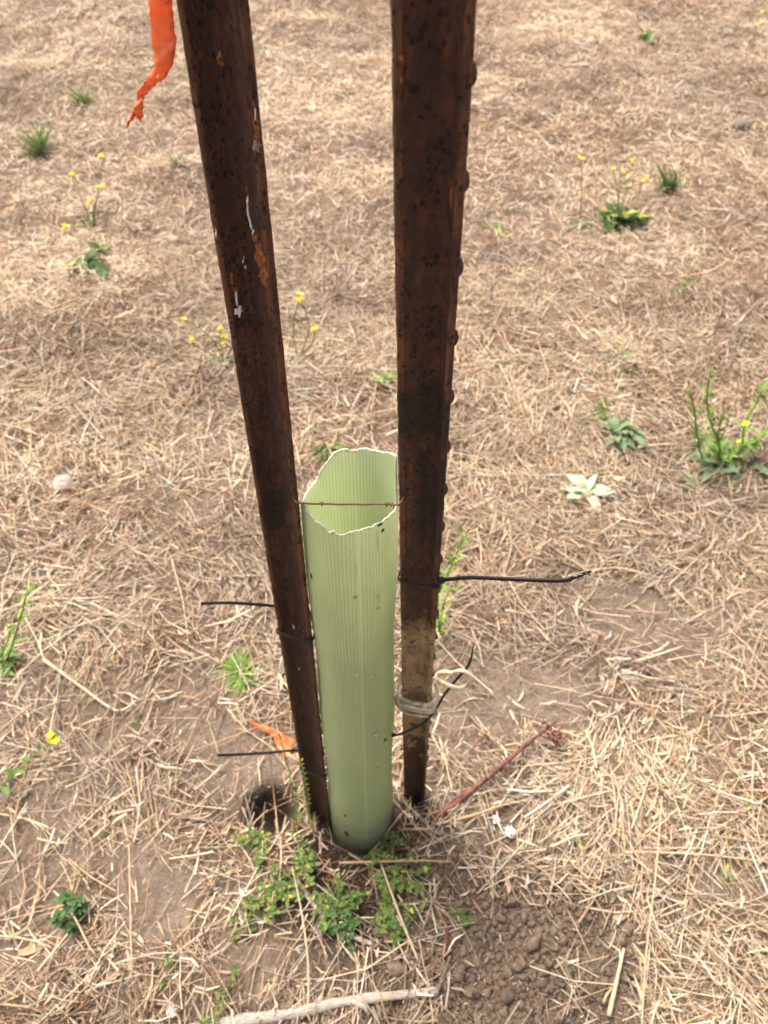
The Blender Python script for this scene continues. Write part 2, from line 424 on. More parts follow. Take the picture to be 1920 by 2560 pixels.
# ------------------------------------------------------------------ mesh helpers
def mesh_np(name, verts, quads, cols=None, smooth=False):
    me = bpy.data.meshes.new(name)
    verts = np.asarray(verts, np.float32); quads = np.asarray(quads, np.int32)
    me.vertices.add(len(verts)); me.vertices.foreach_set('co', verts.ravel())
    k = quads.shape[1]
    me.loops.add(quads.size); me.loops.foreach_set('vertex_index', quads.ravel())
    me.polygons.add(len(quads)); me.polygons.foreach_set('loop_start', np.arange(0, quads.size, k, dtype=np.int32))
    if smooth: me.polygons.foreach_set('use_smooth', np.ones(len(quads), bool))
    me.update(calc_edges=True)
    if cols is not None:
        a = me.attributes.new('col', 'FLOAT_COLOR', 'POINT')
        c4 = np.ones((len(verts), 4), np.float32); c4[:, :3] = cols
        a.data.foreach_set('color', c4.ravel())
    return me
MW = {}                                             # world matrix of each thing's root
def link(name, me, m, parent=None):
    o = bpy.data.objects.new(name, me); COL.objects.link(o)
    if m is not None and not me.materials: me.materials.append(MATS[m] if isinstance(m, str) else m)
    if parent is not None: o.parent = parent
    return o
def obj(name, verts, faces, m, parent=None, smooth=True, world=True):
    """one mesh object; vertices are given in world space and moved into the parent's own space"""
    me = bpy.data.meshes.new(name)
    if parent is not None and world:
        inv = MW[parent.name].inverted(); verts = [inv @ Vector(v) for v in verts]
    me.from_pydata([tuple(v) for v in verts], [], faces); me.update()
    if smooth: me.polygons.foreach_set('use_smooth', np.ones(len(me.polygons), bool))
    return link(name, me, m, parent)
def tag(o, label=None, cat=None, group=None, kind=None):
    if label: o['label'] = label
    if cat: o['category'] = cat
    if group: o['group'] = group
    if kind: o['kind'] = kind
    return o
def thing(name, loc, label, cat, group=None, rot=None):
    e = bpy.data.objects.new(name, None); COL.objects.link(e)
    e.empty_display_size = .02; e.location = loc
    M = Matrix.Translation(Vector(loc))
    if rot is not None:
        e.rotation_euler = rot.to_euler(); M = M @ rot.to_4x4()
    MW[e.name] = M
    return tag(e, label, cat, group)

def sweep(pts, rad, n=8, close=False, flat=1.0, upv=None):
    """round (or flattened) tube along a polyline"""
    pts = [Vector(p) for p in pts]; L = len(pts)
    V, Fc = [], []
    up = Vector(upv) if upv is not None else Vector((0.13, .21, 1)).normalized()
    for i, p in enumerate(pts):
        t = (pts[(i + 1) % L] - pts[i - 1]) if close else (pts[min(i + 1, L - 1)] - pts[max(i - 1, 0)])
        t.normalize()
        s = t.cross(up)
        if s.length < 1e-4: s = t.cross(Vector((1, 0, 0)))
        s.normalize(); w = s.cross(t).normalized()
        r = rad[i] if hasattr(rad, '__len__') else rad
        for k in range(n):
            a = 2 * math.pi * k / n
            V.append(p + s * (math.cos(a) * r) * flat + w * (math.sin(a) * r))
    for i in range(L if close else L - 1):
        j = (i + 1) % L
        for k in range(n):
            q = (k + 1) % n
            Fc.append((i * n + k, i * n + q, j * n + q, j * n + k))
    if not close:
        Fc.append(tuple(range(n))[::-1]); Fc.append(tuple(range((L - 1) * n, L * n)))
    return V, Fc
def strap(pts, wvec, width, thick, close=False):
    """flat strap; wvec gives the broad direction at each point (or one for all)"""
    pts = [Vector(p) for p in pts]; L = len(pts); V, Fc = [], []
    for i, p in enumerate(pts):
        t = (pts[(i + 1) % L] - pts[i - 1]) if close else (pts[min(i + 1, L - 1)] - pts[max(i - 1, 0)])
        t.normalize()
        w = Vector(wvec[i]) if isinstance(wvec, list) else Vector(wvec)
        w = (w - t * w.dot(t)).normalized(); n = t.cross(w)
        wd = width[i] if hasattr(width, '__len__') else width
        for a, b in ((-.5, -.5), (.5, -.5), (.5, .5), (-.5, .5)):
            V.append(p + w * (a * wd) + n * (b * thick))
    for i in range(L if close else L - 1):
        j = (i + 1) % L
        for k in range(4):
            q = (k + 1) % 4
            Fc.append((i * 4 + k, i * 4 + q, j * 4 + q, j * 4 + k))
    if not close:
        Fc.append((3, 2, 1, 0)); Fc.append((L * 4 - 4, L * 4 - 3, L * 4 - 2, L * 4 - 1))
    return V, Fc
def spline(P, n=6):
    P = [Vector(p) for p in P]; out = []
    for i in range(len(P) - 1):
        a, b, c, d = P[max(i - 1, 0)], P[i], P[i + 1], P[min(i + 2, len(P) - 1)]
        for k in range(n):
            t = k / n
            out.append(.5 * ((2 * b) + (c - a) * t + (2 * a - 5 * b + 4 * c - d) * t * t + (3 * b - a - 3 * c + d) * t ** 3))
    out.append(P[-1]); return out
def chaikin(P, it=2):
    for _ in range(it):
        Q = []
        for i in range(len(P)):
            a, b = P[i], P[(i + 1) % len(P)]
            Q += [a * .75 + b * .25, a * .25 + b * .75]
        P = Q
    return P

# ------------------------------------------------------------------ ground
def graded(lo, hi, step, far, grow=1.35):
    a = list(np.arange(lo, hi + step / 2, step)); s = step
    while a[-1] < far: s *= grow; a.append(a[-1] + s)
    s = step; b = [lo]
    while b[-1] > -far: s *= grow; b.append(b[-1] - s)
    return np.array(b[1:][::-1] + a)
gx = graded(-2.2, 2.2, .014, 400); gy = graded(-.25, 4.6, .014, 400)
X, Y = np.meshgrid(gx, gy)
Z = ground_h(X, Y)
fade = np.clip(1.3 - np.maximum(np.abs(X) - 2.2, np.maximum(-.25 - Y, Y - 4.6)) / 6, 0, 1); Z *= fade
# clods make the dug patch rougher
ix = np.arange(len(gx) * len(gy)).reshape(len(gy), len(gx))
q = np.stack([ix[:-1, :-1], ix[:-1, 1:], ix[1:, 1:], ix[1:, :-1]], -1).reshape(-1, 4)
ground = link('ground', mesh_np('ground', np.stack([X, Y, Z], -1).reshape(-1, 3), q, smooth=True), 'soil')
tag(ground, 'dry brown soil of the mown field', 'ground', kind='structure')
MW['ground'] = Matrix.Identity(4)

# clods of the dug patch
def lump(seed, sub=2, amp=.35):
    bm = bmesh.new(); bmesh.ops.create_icosphere(bm, subdivisions=sub, radius=1)
    r = random.Random(seed); o = [Vector((r.uniform(-9, 9), r.uniform(-9, 9), r.uniform(-9, 9))) for _ in range(3)]
    from mathutils import noise as mn
    for v in bm.verts:
        v.co *= 1 + amp * (mn.noise(v.co * 1.1 + o[0]) + .6 * mn.noise(v.co * 2.6 + o[1]) + .35 * mn.noise(v.co * 5.5 + o[2]))
    me = bpy.data.meshes.new('lump'); bm.to_mesh(me); bm.free()
    me.polygons.foreach_set('use_smooth', np.ones(len(me.polygons), bool))
    return me
clod_me = [lump(s, 2, .75) for s in range(9)]
for m_ in clod_me: m_.materials.append(MATS['clod'])
cl = []
ctr = [(1270, 2440, .19, .14), (1330, 2330, .15, .08), (1190, 2330, .10, .06)]
while len(cl) < 290:
    a = rnd.choice(ctr); p = at_z(a[0], a[1])
    x = p.x + rnd.gauss(0, a[2] * .55); y = p.y + rnd.gauss(0, a[3] * .6)
    r = min(.0042 + rnd.expovariate(1 / .0032), .014)
    if any((x - c[0]) ** 2 + (y - c[1]) ** 2 < ((r + c[2]) * .8) ** 2 for c in cl): continue
    cl.append((x, y, r))
for x, y, r in cl:
    o = link('clod', rnd.choice(clod_me), None, ground)
    o.location = (x, y, gh(x, y) + r * .35)
    o.rotation_euler = (rnd.uniform(0, 6), rnd.uniform(0, 6), rnd.uniform(0, 6))
    o.scale = (r * rnd.uniform(.85, 1.2), r * rnd.uniform(.85, 1.2), r * rnd.uniform(.65, .95))

# fine crumbs: octahedra strewn over the bare soil
def crumbs(n):
    x = rng.uniform(-1.3, 1.3, n * 6); y = rng.uniform(-.1, 2.0, n * 6)
    p = at_z(1270, 2430)
    x[:n * 2] = p.x + rng.normal(0, .12, n * 2); y[:n * 2] = p.y + rng.normal(0, .09, n * 2)
    ok = (bare(x, y) * .9 + .06 > rng.random(n * 6)) & (np.hypot(x + .04, y - .335) > .06)
    x, y = x[ok][:n], y[ok][:n]; n = len(x)
    r = .0008 + rng.exponential(.0010, n); r = np.minimum(r, .0065)
    base = np.array([[1, 0, 0], [0, 1, 0], [-1, 0, 0], [0, -1, 0], [0, 0, 1], [0, 0, -1]], float)
    th = rng.uniform(0, 6.28, n); V = np.repeat(base[None], n, 0) * rng.uniform(.6, 1.25, (n, 6, 1))
    cx = V[..., 0] * np.cos(th)[:, None] - V[..., 1] * np.sin(th)[:, None]
    cy = V[..., 0] * np.sin(th)[:, None] + V[..., 1] * np.cos(th)[:, None]
    V = np.stack([cx, cy, V[..., 2] * .75], -1) * r[:, None, None]
    V += np.stack([x, y, ground_h(x, y) + r * .3], -1)[:, None]
    t = np.array([[0, 1, 4], [1, 2, 4], [2, 3, 4], [3, 0, 4], [1, 0, 5], [2, 1, 5], [3, 2, 5], [0, 3, 5]])
    Q = (t[None] + (np.arange(n) * 6)[:, None, None]).reshape(-1, 3)
    return mesh_np('soil_crumbs', V.reshape(-1, 3), Q, smooth=True)
tag(link('soil_crumbs', crumbs(38000), 'clod', ground), kind='stuff')

# ------------------------------------------------------------------ dry grass
TUBE_B = Vector((-.040, .336, 0)); TUBE_T = Vector((-.033, .425, .85))
POST_L = (Vector((-.1185, .349, 0)), Vector((-.0928, .458, 1.244)))
POST_R = (Vector((.068, .380, 0)), Vector((.0345, .380, 1.269)))

PAL = np.array([[.64, .50, .335], [.73, .60, .43], [.57, .43, .27], [.77, .655, .49], [.49, .355, .22], [.66, .57, .45], [.67, .515, .33]])
BRN = np.array([[.22, .12, .062], [.30, .178, .098], [.16, .088, .046], [.37, .24, .14], [.28, .19, .13], [.43, .295, .18]])
def sample_xy(n, dens):
    """points over the field seen from the camera (with a margin), thinned by dens"""
    out = []
    got = 0
    while got < n:
        k = n * 2
        y = rng.uniform(-.22, 5.2, k); x = rng.uniform(-3.0, 3.0, k)
        ok = np.abs(x) < .95 + .34 * np.clip(y, 0, 9)
        ok &= rng.random(k) < dens(x, y)
        ok &= np.hypot(x - TUBE_B.x, y - TUBE_B.y) > .058
        ok &= np.hypot(x - POST_L[0].x, y - POST_L[0].y) > .02
        for hx, hy, r, d in HOLES[:3]: ok &= np.hypot(x - hx, y - hy) > r * 1.1
        out.append(np.stack([x[ok], y[ok]], 1)); got += ok.sum()
    return np.concatenate(out)[:n]
def clean(P):
    """False for straws of which a point would enter the tube or a post"""
    ok = np.ones(P.shape[0], bool)
    ts = np.linspace(0, 1, 5)
    for i in range(P.shape[1] - 1):
        for t in ts:
            p = P[:, i] * (1 - t) + P[:, i + 1] * t
            ok &= np.hypot(p[:, 0] - TUBE_B.x, p[:, 1] - TUBE_B.y) > .060
            ok &= np.hypot(p[:, 0] - POST_L[0].x, p[:, 1] - POST_L[0].y) > .016
            ok &= np.hypot(p[:, 0] - POST_R[0].x, p[:, 1] - POST_R[0].y) > .016
    return ok
def lay(xy, length, tilt, lift, bend, align=0.0):
    """three points for each straw lying on the ground"""
    n = len(xy); L = length(n) if callable(length) else np.full(n, length)
    th = rng.uniform(0, 2 * np.pi, n)
    fl = fbm(xy[:, 0] * 3.2, xy[:, 1] * 3.2, 55, 2) * 14
    th = np.where(rng.random(n) < align, fl + rng.normal(0, .45, n), th)
    d = np.stack([np.cos(th), np.sin(th)], 1)
    ph = rng.normal(0, tilt, n)
    b = rng.normal(0, bend, n); d2 = np.stack([np.cos(th + b), np.sin(th + b)], 1)
    m = xy; a = xy - d * (L * .5)[:, None]; c = xy + d2 * (L * .5)[:, None]
    z0 = lift(n)
    hz = ground_h(m[:, 0], m[:, 1])
    za = ground_h(a[:, 0], a[:, 1]); zc = ground_h(c[:, 0], c[:, 1])
    s = np.sin(ph) * L * .5
    zm = np.maximum(hz, (za + zc) * .5) + z0 + np.abs(s) * .55
    P = np.stack([np.column_stack([a, np.maximum(zm - s + rng.normal(0, .003, n), za + .001)]), np.column_stack([m, zm]),
                  np.column_stack([c, np.maximum(zm + s + rng.normal(0, .003, n), zc + .001)])], 1)
    return P
def ribbons(P, w, tip=.35, roll=.5):
    n, k, _ = P.shape
    T = P[:, -1] - P[:, 0]; T /= np.linalg.norm(T, axis=1, keepdims=True) + 1e-9
    up = np.stack([rng.normal(0, roll, n), rng.normal(0, roll, n), np.ones(n)], 1)
    S = np.cross(T, up); S /= np.linalg.norm(S, axis=1, keepdims=True) + 1e-9
    f = np.ones(k); f[-1] = tip; f[0] = .55
    V = np.stack([P - S[:, None] * (w[:, None] * f)[..., None] * .5, P + S[:, None] * (w[:, None] * f)[..., None] * .5], 2)  # n,k,2,3
    idx = np.arange(n * k * 2).reshape(n, k, 2)
    Q = np.stack([idx[:, :-1, 0], idx[:, :-1, 1], idx[:, 1:, 1], idx[:, 1:, 0]], -1).reshape(-1, 4)
    return V.reshape(-1, 3), Q, k * 2
def prisms(P, w):
    n, k, _ = P.shape
    T = P[:, -1] - P[:, 0]; T /= np.linalg.norm(T, axis=1, keepdims=True) + 1e-9
    up = np.stack([rng.normal(0, .5, n), rng.normal(0, .5, n), np.ones(n)], 1)
    S = np.cross(T, up); S /= np.linalg.norm(S, axis=1, keepdims=True) + 1e-9
    W = np.cross(S, T)
    f = np.linspace(1, .7, k)
    rings = []
    for a in (0.5, 2.6, 4.7):
        rings.append(P + (S[:, None] * math.cos(a) + W[:, None] * math.sin(a)) * (w[:, None] * f)[..., None] * .55)
    V = np.stack(rings, 2)
    idx = np.arange(n * k * 3).reshape(n, k, 3); Q = []
    for s in range(3):
        t = (s + 1) % 3
        Q.append(np.stack([idx[:, :-1, s], idx[:, :-1, t], idx[:, 1:, t], idx[:, 1:, s]], -1))
    return V.reshape(-1, 3), np.concatenate(Q, 1).reshape(-1, 4), k * 3
def colours(n, xy, pal, spread=.14, brown=None):
    c = pal[rng.integers(0, len(pal), n)]
    if brown is not None:
        f = np.clip((fbm(xy[:, 0] * 2.6, xy[:, 1] * 5.0, 41, 4) - .47) * 7, 0.04, 1.0)
        c = np.where((rng.random(n) < f * brown)[:, None], BRN[rng.integers(0, len(BRN), n)], c)
        g = np.clip((fbm(xy[:, 0] * 5, xy[:, 1] * 5, 141, 3) - .5) * 3, 0, .6)      # weathered grey straw in places
        c = np.where((rng.random(n) < g)[:, None], c * .78 + c.mean(1, keepdims=True) * np.array([.14, .13, .13]), c)
    c = c * (.66 + .64 * fbm(xy[:, 0] * 2.2, xy[:, 1] * 4.5, 301, 3))[:, None]
    return c * (1 + rng.normal(0, spread, n))[:, None] * (1 + rng.normal(0, .03, (n, 3)))
def put(name, label, P, w, fn, xy, pal, brown=None, spread=.14):
    ok = clean(P); P, w, xy = P[ok], w[ok], xy[ok]
    c = np.clip(colours(len(P), xy, pal, spread, brown), .02, .85)
    V, Q, k = fn(P, w)
    return tag(link(name, mesh_np(name, V, Q, np.repeat(c, k, 0)), 'straw'), label, 'dry grass', kind='stuff')

lushf = lambda x, y: np.clip(.35 + 1.2 * fbm(x * 4, y * 4, 66, 3), 0, 1)
# thatch of short brown bits
xy = sample_xy(170000, lambda x, y: (1 - bare(x, y) * .92))
P = lay(xy, lambda n: rng.uniform(.012, .045, n), .40, lambda n: rng.uniform(0, .006, n), .5)
put('thatch', 'matted brown thatch of broken dry grass covering the field', P, rng.uniform(.0006, .0016, len(P)), ribbons, xy, np.concatenate([PAL[[0, 2, 4]], BRN]), .95)
# pale straw lying over it: round stalks near the camera, flat strips farther off
xy = sample_xy(44000, lambda x, y: np.clip(1 - bare(x, y) * .90, 0, 1) * lushf(x, y) * np.clip((2.1 - y) / .5, 0, 1))
P = lay(xy, lambda n: np.minimum(.022 + rng.exponential(.034, n), .19), .12, lambda n: rng.uniform(.002, .018, n), .16, .45)
put('fallen_straw', 'pale cut straw lying criss-cross over the near ground', P, np.clip(rng.lognormal(-6.4, .45, len(P)), .0007, .0048), prisms, xy, PAL, .30, .2)
xy = sample_xy(115000, lambda x, y: (1 - bare(x, y) * .8) * lushf(x, y) * np.clip((y - 1.0) / .8, 0, 1))
P = lay(xy, lambda n: np.minimum(.012 + rng.exponential(.02, n), .11), .16, lambda n: rng.uniform(.001, .018, n), .2, .45)
put('distant_straw', 'short pale cut grass matted over the farther field', P, np.clip(rng.lognormal(-6.35, .35, len(P)), .0009, .004), ribbons, xy, PAL, .55)
# broad dry blades
xy = sample_xy(40000, lambda x, y: (1 - bare(x, y) * .8) * lushf(x, y))
P = lay(xy, lambda n: rng.uniform(.010, .05, n), .3, lambda n: rng.uniform(.002, .014, n), .5)
put('dry_blades', 'flat dry grass blades scattered through the straw', P, rng.uniform(.0018, .0048, len(P)), ribbons, xy, PAL, .30, .2)
# chaff
xy = sample_xy(60000, lambda x, y: (1 - bare(x, y) * .45) * np.clip(1.8 - .6 * y, .1, 1))
P = lay(xy, lambda n: rng.uniform(.003, .011, n), .3, lambda n: rng.uniform(.001, .012, n), .1)[:, [0, 2]]
put('chaff', 'small flecks of chaff strewn over soil and straw', P, rng.uniform(.0008, .0024, len(P)), ribbons, xy, PAL, .5, .2)
# standing dry tufts
def tufts(n, lo, hi):
    c = sample_xy(n, lambda x, y: (1 - bare(x, y)) * np.clip(fbm(x * 2.7, y * 2.7, 41, 3) * 1.8 - .35, .05, 1) * np.clip(.2 + .45 * y, 0, 1))
    m = rng.integers(14, 34, n); k = np.repeat(np.arange(n), m); N_ = len(k)
    sz = rng.uniform(lo, hi, n)[k] * rng.uniform(.5, 1.15, N_)
    th = rng.uniform(0, 6.28, N_); out = np.abs(rng.normal(.55, .45, N_))
    b = c[k] + rng.normal(0, .010, (N_, 2)) * (1 + 12 * sz)[:, None]
    z = ground_h(b[:, 0], b[:, 1]); d = np.stack([np.cos(th), np.sin(th)], 1)
    p0 = np.column_stack([b, z]); p1 = np.column_stack([b + d * (sz * .35 * out)[:, None], z + sz * .5])
    p2 = np.column_stack([b + d * (sz * 1.0 * out)[:, None], z + sz * (.95 - .45 * np.minimum(out, 1.4))])
    return np.stack([p0, p1, p2], 1), b
P, xy = tufts(1500, .02, .065)
put('dry_tufts', 'low standing tufts of brown dry grass across the field', P, rng.uniform(.0008, .002, len(P)), ribbons, xy, np.concatenate([PAL[2:6], BRN[[1, 3, 5]]]), .8)

# ------------------------------------------------------------------ posts
def frame_of(A, B, yaw):
    """rotation whose z runs up the post and whose -y (the stem) points along yaw on the ground"""
    z = (B - A).normalized(); s = Vector((math.cos(yaw), math.sin(yaw), 0))
    y = -(s - z * s.dot(z)).normalized(); x = y.cross(z)
    return Matrix((x, y, z)).transposed()
def tee(a, s, t, tip):
    """outline of a T bar: flange half width a, stem length s, flange thickness t, stem tip half width tip"""
    P = [(-a, 0), (-a * .99, -t * .5), (-a * .9, -t * .95), (-a * .55, -t * 1.1), (-tip * 1.6, -t * 1.5), (-tip * .95, -t * 2.6), (-tip * .8, -s * .6), (-tip, -s * .9), (-tip * .75, -s * .985), (0, -s)]
    Q = [(-x, y) for x, y in P[::-1][1:]]
    return P + Q + [(a * .97, t * .35), (a * .5, t * .55), (0, t * .6), (-a * .5, t * .55), (-a * .97, t * .35)]
def resample(P, n):
    P = [Vector((p[0], p[1])) for p in P]; P.append(P[0])
    L = [0]
    for i in range(1, len(P)): L.append(L[-1] + (P[i] - P[i - 1]).length)
    out = []
    for k in range(n):
        d = L[-1] * k / n; i = max(j for j in range(len(L)) if L[j] <= d + 1e-9); i = min(i, len(P) - 2)
        f = (d - L[i]) / max(L[i + 1] - L[i], 1e-9); out.append(P[i].lerp(P[i + 1], f))
    return out
SHAFT = {}
def post(name, label, AB, yaw, dims, matl, top, stud_z):
    A, B = AB; rot = frame_of(A, B, yaw)
    e = thing(name, A, label, 'post', 'rusty steel posts holding the tube', rot)
    n = 84; sec = resample(tee(*dims), n); zs = np.arange(-.32, top + .001, .006)
    S = np.array([[p.x, p.y] for p in sec]); m = len(zs)
    V = np.zeros((m, n, 3)); V[..., :2] = S[None]; V[..., 2] = zs[:, None]
    nn = np.arange(n)[None] * .35; zz = zs[:, None]
    per = (fbm(nn * 1.3 + 3, zz * 160, 5, 2) - .5) * .0009 + (fbm(nn * .5, zz * 30, 8, 2) - .5) * .0008
    cen = S.mean(0); dr = S - cen; dr /= np.linalg.norm(dr, axis=1, keepdims=True)
    V[..., :2] += dr[None] * per[..., None]
    ix = np.arange(m * n).reshape(m, n)
    Q = np.stack([ix[:-1], np.roll(ix[:-1], -1, 1), np.roll(ix[1:], -1, 1), ix[1:]], -1).reshape(-1, 4)
    me = mesh_np('shaft', V.reshape(-1, 3), Q, smooth=True)
    sh = link('shaft', me, matl, e); SHAFT[e.name] = sh
    bm = bmesh.new(); bm.from_mesh(me); bm.faces.new([bm.verts[i] for i in ix[-1]] if False else [v for v in list(bm.verts)[-n:]]); bm.to_mesh(me); bm.free()
    # studs on the flat face
    sm = lump(3, 3, .10); sm.materials.append(MATS[matl] if matl == 'rust' else MATS['rust'])
    for z in stud_z:
        o = link('stud', sm, None, e); o.location = (0, dims[2] * .6 + .0008, z); o.scale = (.0062, .0070, .0078)
        o.rotation_euler = (0, 0, rnd.uniform(-.1, .1))
    M = MW[e.name]
    Vw = [M @ Vector(v) for v in V.reshape(-1, 3)]
    return e, BVHTree.FromPolygons(Vw, [tuple(f) for f in Q.tolist()])
postL, bvhL = post('steel_post', 'leaning dark rusty steel post left of the green tube, orange ribbon tied at its top',
                   POST_L, math.radians(-48), (.0215, .0335, .0034, .0031), 'rust', 1.62, [1.55 - .0545 * k for k in range(27)])
postR, bvhR = post('steel_post', 'rusty steel post with studs down its right edge and old beige paint near its foot',
                   POST_R, math.radians(180 + 14), (.0185, .0325, .0037, .0034), 'rust_paint', 1.60, [1.236 + .0545 * 6 - .0545 * k for k in range(26)])

def patch(name, post_e, bvh, outline, matl, lift=.0005, thick=True):
    """thin chip whose outline is pressed onto the post; pixels only give the direction to the point on its surface"""
    c = Vector((sum(p[0] for p in outline) / len(outline), sum(p[1] for p in outline) / len(outline)))
    pts = []
    for (x, y) in [tuple(c)] + outline:
        d = ray(x, y).normalized(); h = bvh.ray_cast(C0, d)
        if h[0] is None: return
        nrm = h[1] if h[1].dot(d) < 0 else -h[1]
        pts.append((h[0], nrm))
    k = len(outline)
    V = [pts[0][0] + pts[0][1] * lift * 2.2] + [p + q * lift * .2 for p, q in pts[1:]]
    mid = [(pts[0][0].lerp(p, .62)) + q * lift * 1.8 for p, q in pts[1:]]
    V = [V[0]] + mid + V[1:]
    Fc = [(0, 1 + i, 1 + (i + 1) % k) for i in range(k)] + [(1 + i, 1 + k + i, 1 + k + (i + 1) % k, 1 + (i + 1) % k) for i in range(k)]
    o = obj(name, V, Fc, matl, post_e); o.parent = SHAFT[post_e.name]; return o
def blob(cx, cy, rx, ry, tilt=0, n=22, rough=.42):
    o = []
    for i in range(n):
        a = 2 * math.pi * i / n; r = 1 + rnd.uniform(-rough, rough)
        x = math.cos(a) * rx * r; y = math.sin(a) * ry * r
        o.append((cx + x * math.cos(tilt) - y * math.sin(tilt), cy + x * math.sin(tilt) + y * math.cos(tilt)))
    return o
for (x, y, a, b, t) in [(549, 153, 9, 12, -.5), (464, 120, 5, 16, -.1), (468, 172, 9, 20, -.05), (474, 218, 5, 14, 0), (485, 322, 9, 36, -.12),
                        (494, 388, 5, 22, -.1), (643, 328, 8, 34, -.08), (634, 260, 4, 9, 0), (618, 475, 4, 9, -.1), (650, 640, 11, 34, -.15), (661, 688, 13, 22, -.1),
                        (637, 595, 6, 14, -.2), (522, 530, 4, 18, -.1), (579, 695, 5, 16, -.1), (588, 722, 7, 9, .2), (440, 25, 12, 26, -.2), (535, 590, 5, 18, -.1)]:
    patch('rust_chip', postL, bvhL, blob(x, y, a, b, t), 'flake')
for (x, y, a, b, t) in [(642, 365, 9, 16, 0), (546, 640, 6, 20, -.2), (536, 610, 5, 12, -.1), (550, 135, 4, 8, 0)]:
    patch('grey_chip', postL, bvhL, blob(x, y, a, b, t), 'flake_grey')
for (x, y, a, b, t) in [(548, 668, 9, 17, .55), (597, 781, 10, 13, .1), (591, 745, 4, 22, -.1), (619, 500, 3, 10, .1), (620, 518, 2.4, 10, 0), (621, 535, 3, 11, -.2), (625, 550, 2.4, 9, -.2), (628, 565, 3, 9, -.2),
                        (633, 582, 3, 7, .1), (608, 650, 3, 8, .2), (614, 668, 3, 5, 0), (638, 285, 3, 14, 0), (540, 580, 3, 15, -.1), (557, 1571 - 1, 0.1, .1, 0), (734, 1568, 4, 5, 0), (748, 1672, 3, 3, 0)]:
    patch('bird_dropping', postL, bvhL, blob(x, y, a * (.6 if a < 5 else .9), b, t, 18, .5), 'dropping', .0004)
for (x, y, a, b, t) in [(1128, 490, 4, 24, .06), (1004, 150, 5, 26, 0), (1003, 205, 4, 16, 0)]:
    patch('rust_streak', postR, bvhR, blob(x, y, a, b, t, 24, .5), 'flake', .0002)

# ------------------------------------------------------------------ tree tube
NF, SEG = 78, 4
nt_ = NF * SEG; NZ = 96
th = np.arange(nt_) / nt_ * 2 * np.pi
def tube_axis(f): return TUBE_B.lerp(TUBE_T, f)
# rim seen in the photograph: for each direction round the tube a pixel height
RIM_F = [(757, 1262), (764, 1283), (790, 1310), (826, 1334), (850, 1340), (880, 1336), (905, 1332), (930, 1322), (960, 1305), (985, 1285), (997, 1258)]
RIM_B = [(757, 1255), (764, 1232), (775, 1216), (792, 1196), (800, 1172), (818, 1150), (838, 1128), (862, 1120), (874, 1121), (886, 1125), (905, 1122), (930, 1122), (965, 1130), (997, 1140)]
def tube_r(t, f):
    """half axes at height fraction f, lightly squared where the posts press"""
    ax = .0535 - .0075 * min(max(f, 0), 1.15); ay = .0515
    return ax * math.cos(t), ay * math.sin(t)
def tube_pt(t, z, dr=0.0):
    f = z / .85; c = tube_axis(f); ex, ey = tube_r(t, f); l = math.hypot(ex, ey)
    return Vector((c.x + ex * (1 + dr / l), c.y + ey * (1 + dr / l), z))
def project(p):
    v = p - C0; d = v.dot(F); return 960 + v.x / d * FPX, 1280 - v.dot(U) / d * FPX
rim = []
for t in th:
    tab = RIM_F if math.sin(t) < 0 else RIM_B
    z = .86
    for _ in range(25):
        px, py = project(tube_pt(t, z))
        want = float(np.interp(px, [a for a, b in tab], [b for a, b in tab]))
        z += (py - want) * .0004
    rim.append(z)
rim = np.array(rim); k_ = np.ones(5) / 5
rim = np.convolve(np.r_[rim[-2:], rim, rim[:2]], k_, 'valid') + (fbm(th * 9, th * 0, 4, 2) - .5) * .006
tube = thing('tree_tube', TUBE_B, 'pale green translucent plastic tree tube standing upright between the two rusty posts', 'tree tube')
BOT = -.03
V = np.zeros((2, NZ, nt_, 3)); web = np.zeros((2, NZ, nt_)); cre = np.zeros((2, NZ, nt_))
ph = np.arange(nt_) % SEG
for s in range(2):
    for i in range(NZ):
        f = i / (NZ - 1)
        for j, t in enumerate(th):
            z = BOT + (rim[j] - BOT) * f
            dr = -.0028 * s + (-.00030 if ph[j] == 0 else 0.0) * (1 if s == 0 else -1)
            dr += .0016 * math.sin(3.1 * z * 6 + 2 * t) * math.sin(2 * t + 1.3) * (1 - f * .3)
            V[s, i, j] = tube_pt(t, z, dr)
    web[s, :, ph == 0] = 1.0
for t0, w0 in ((-math.pi / 2 + .20, 1), (math.pi + .42, 1), (math.pi + .55, .6), (math.pi / 2 - .1, .5), (-.35, .5)):
    jj = int(np.argmin(np.abs((th - t0 + np.pi) % (2 * np.pi) - np.pi))); cre[:, :, jj] = w0; cre[:, :, (jj + 1) % nt_] = w0 * .5
ix = np.arange(2 * NZ * nt_).reshape(2, NZ, nt_); r_ = lambda a: np.roll(a, -1, -1)
Q = np.concatenate([np.stack([ix[0, :-1], r_(ix[0, :-1]), r_(ix[0, 1:]), ix[0, 1:]], -1).reshape(-1, 4),
                    np.stack([ix[1, :-1], ix[1, 1:], r_(ix[1, 1:]), r_(ix[1, :-1])], -1).reshape(-1, 4),
                    np.stack([ix[0, 0], ix[1, 0], r_(ix[1, 0]), r_(ix[0, 0])], -1).reshape(-1, 4)])
me = mesh_np('wall', V.reshape(-1, 3) - np.array(TUBE_B), Q, smooth=True)
for nm, arr in (('web', web), ('crease', cre)):
    a = me.attributes.new(nm, 'FLOAT', 'POINT'); a.data.foreach_set('value', arr.ravel().astype(np.float32))
link('wall', me, 'tube', tube)
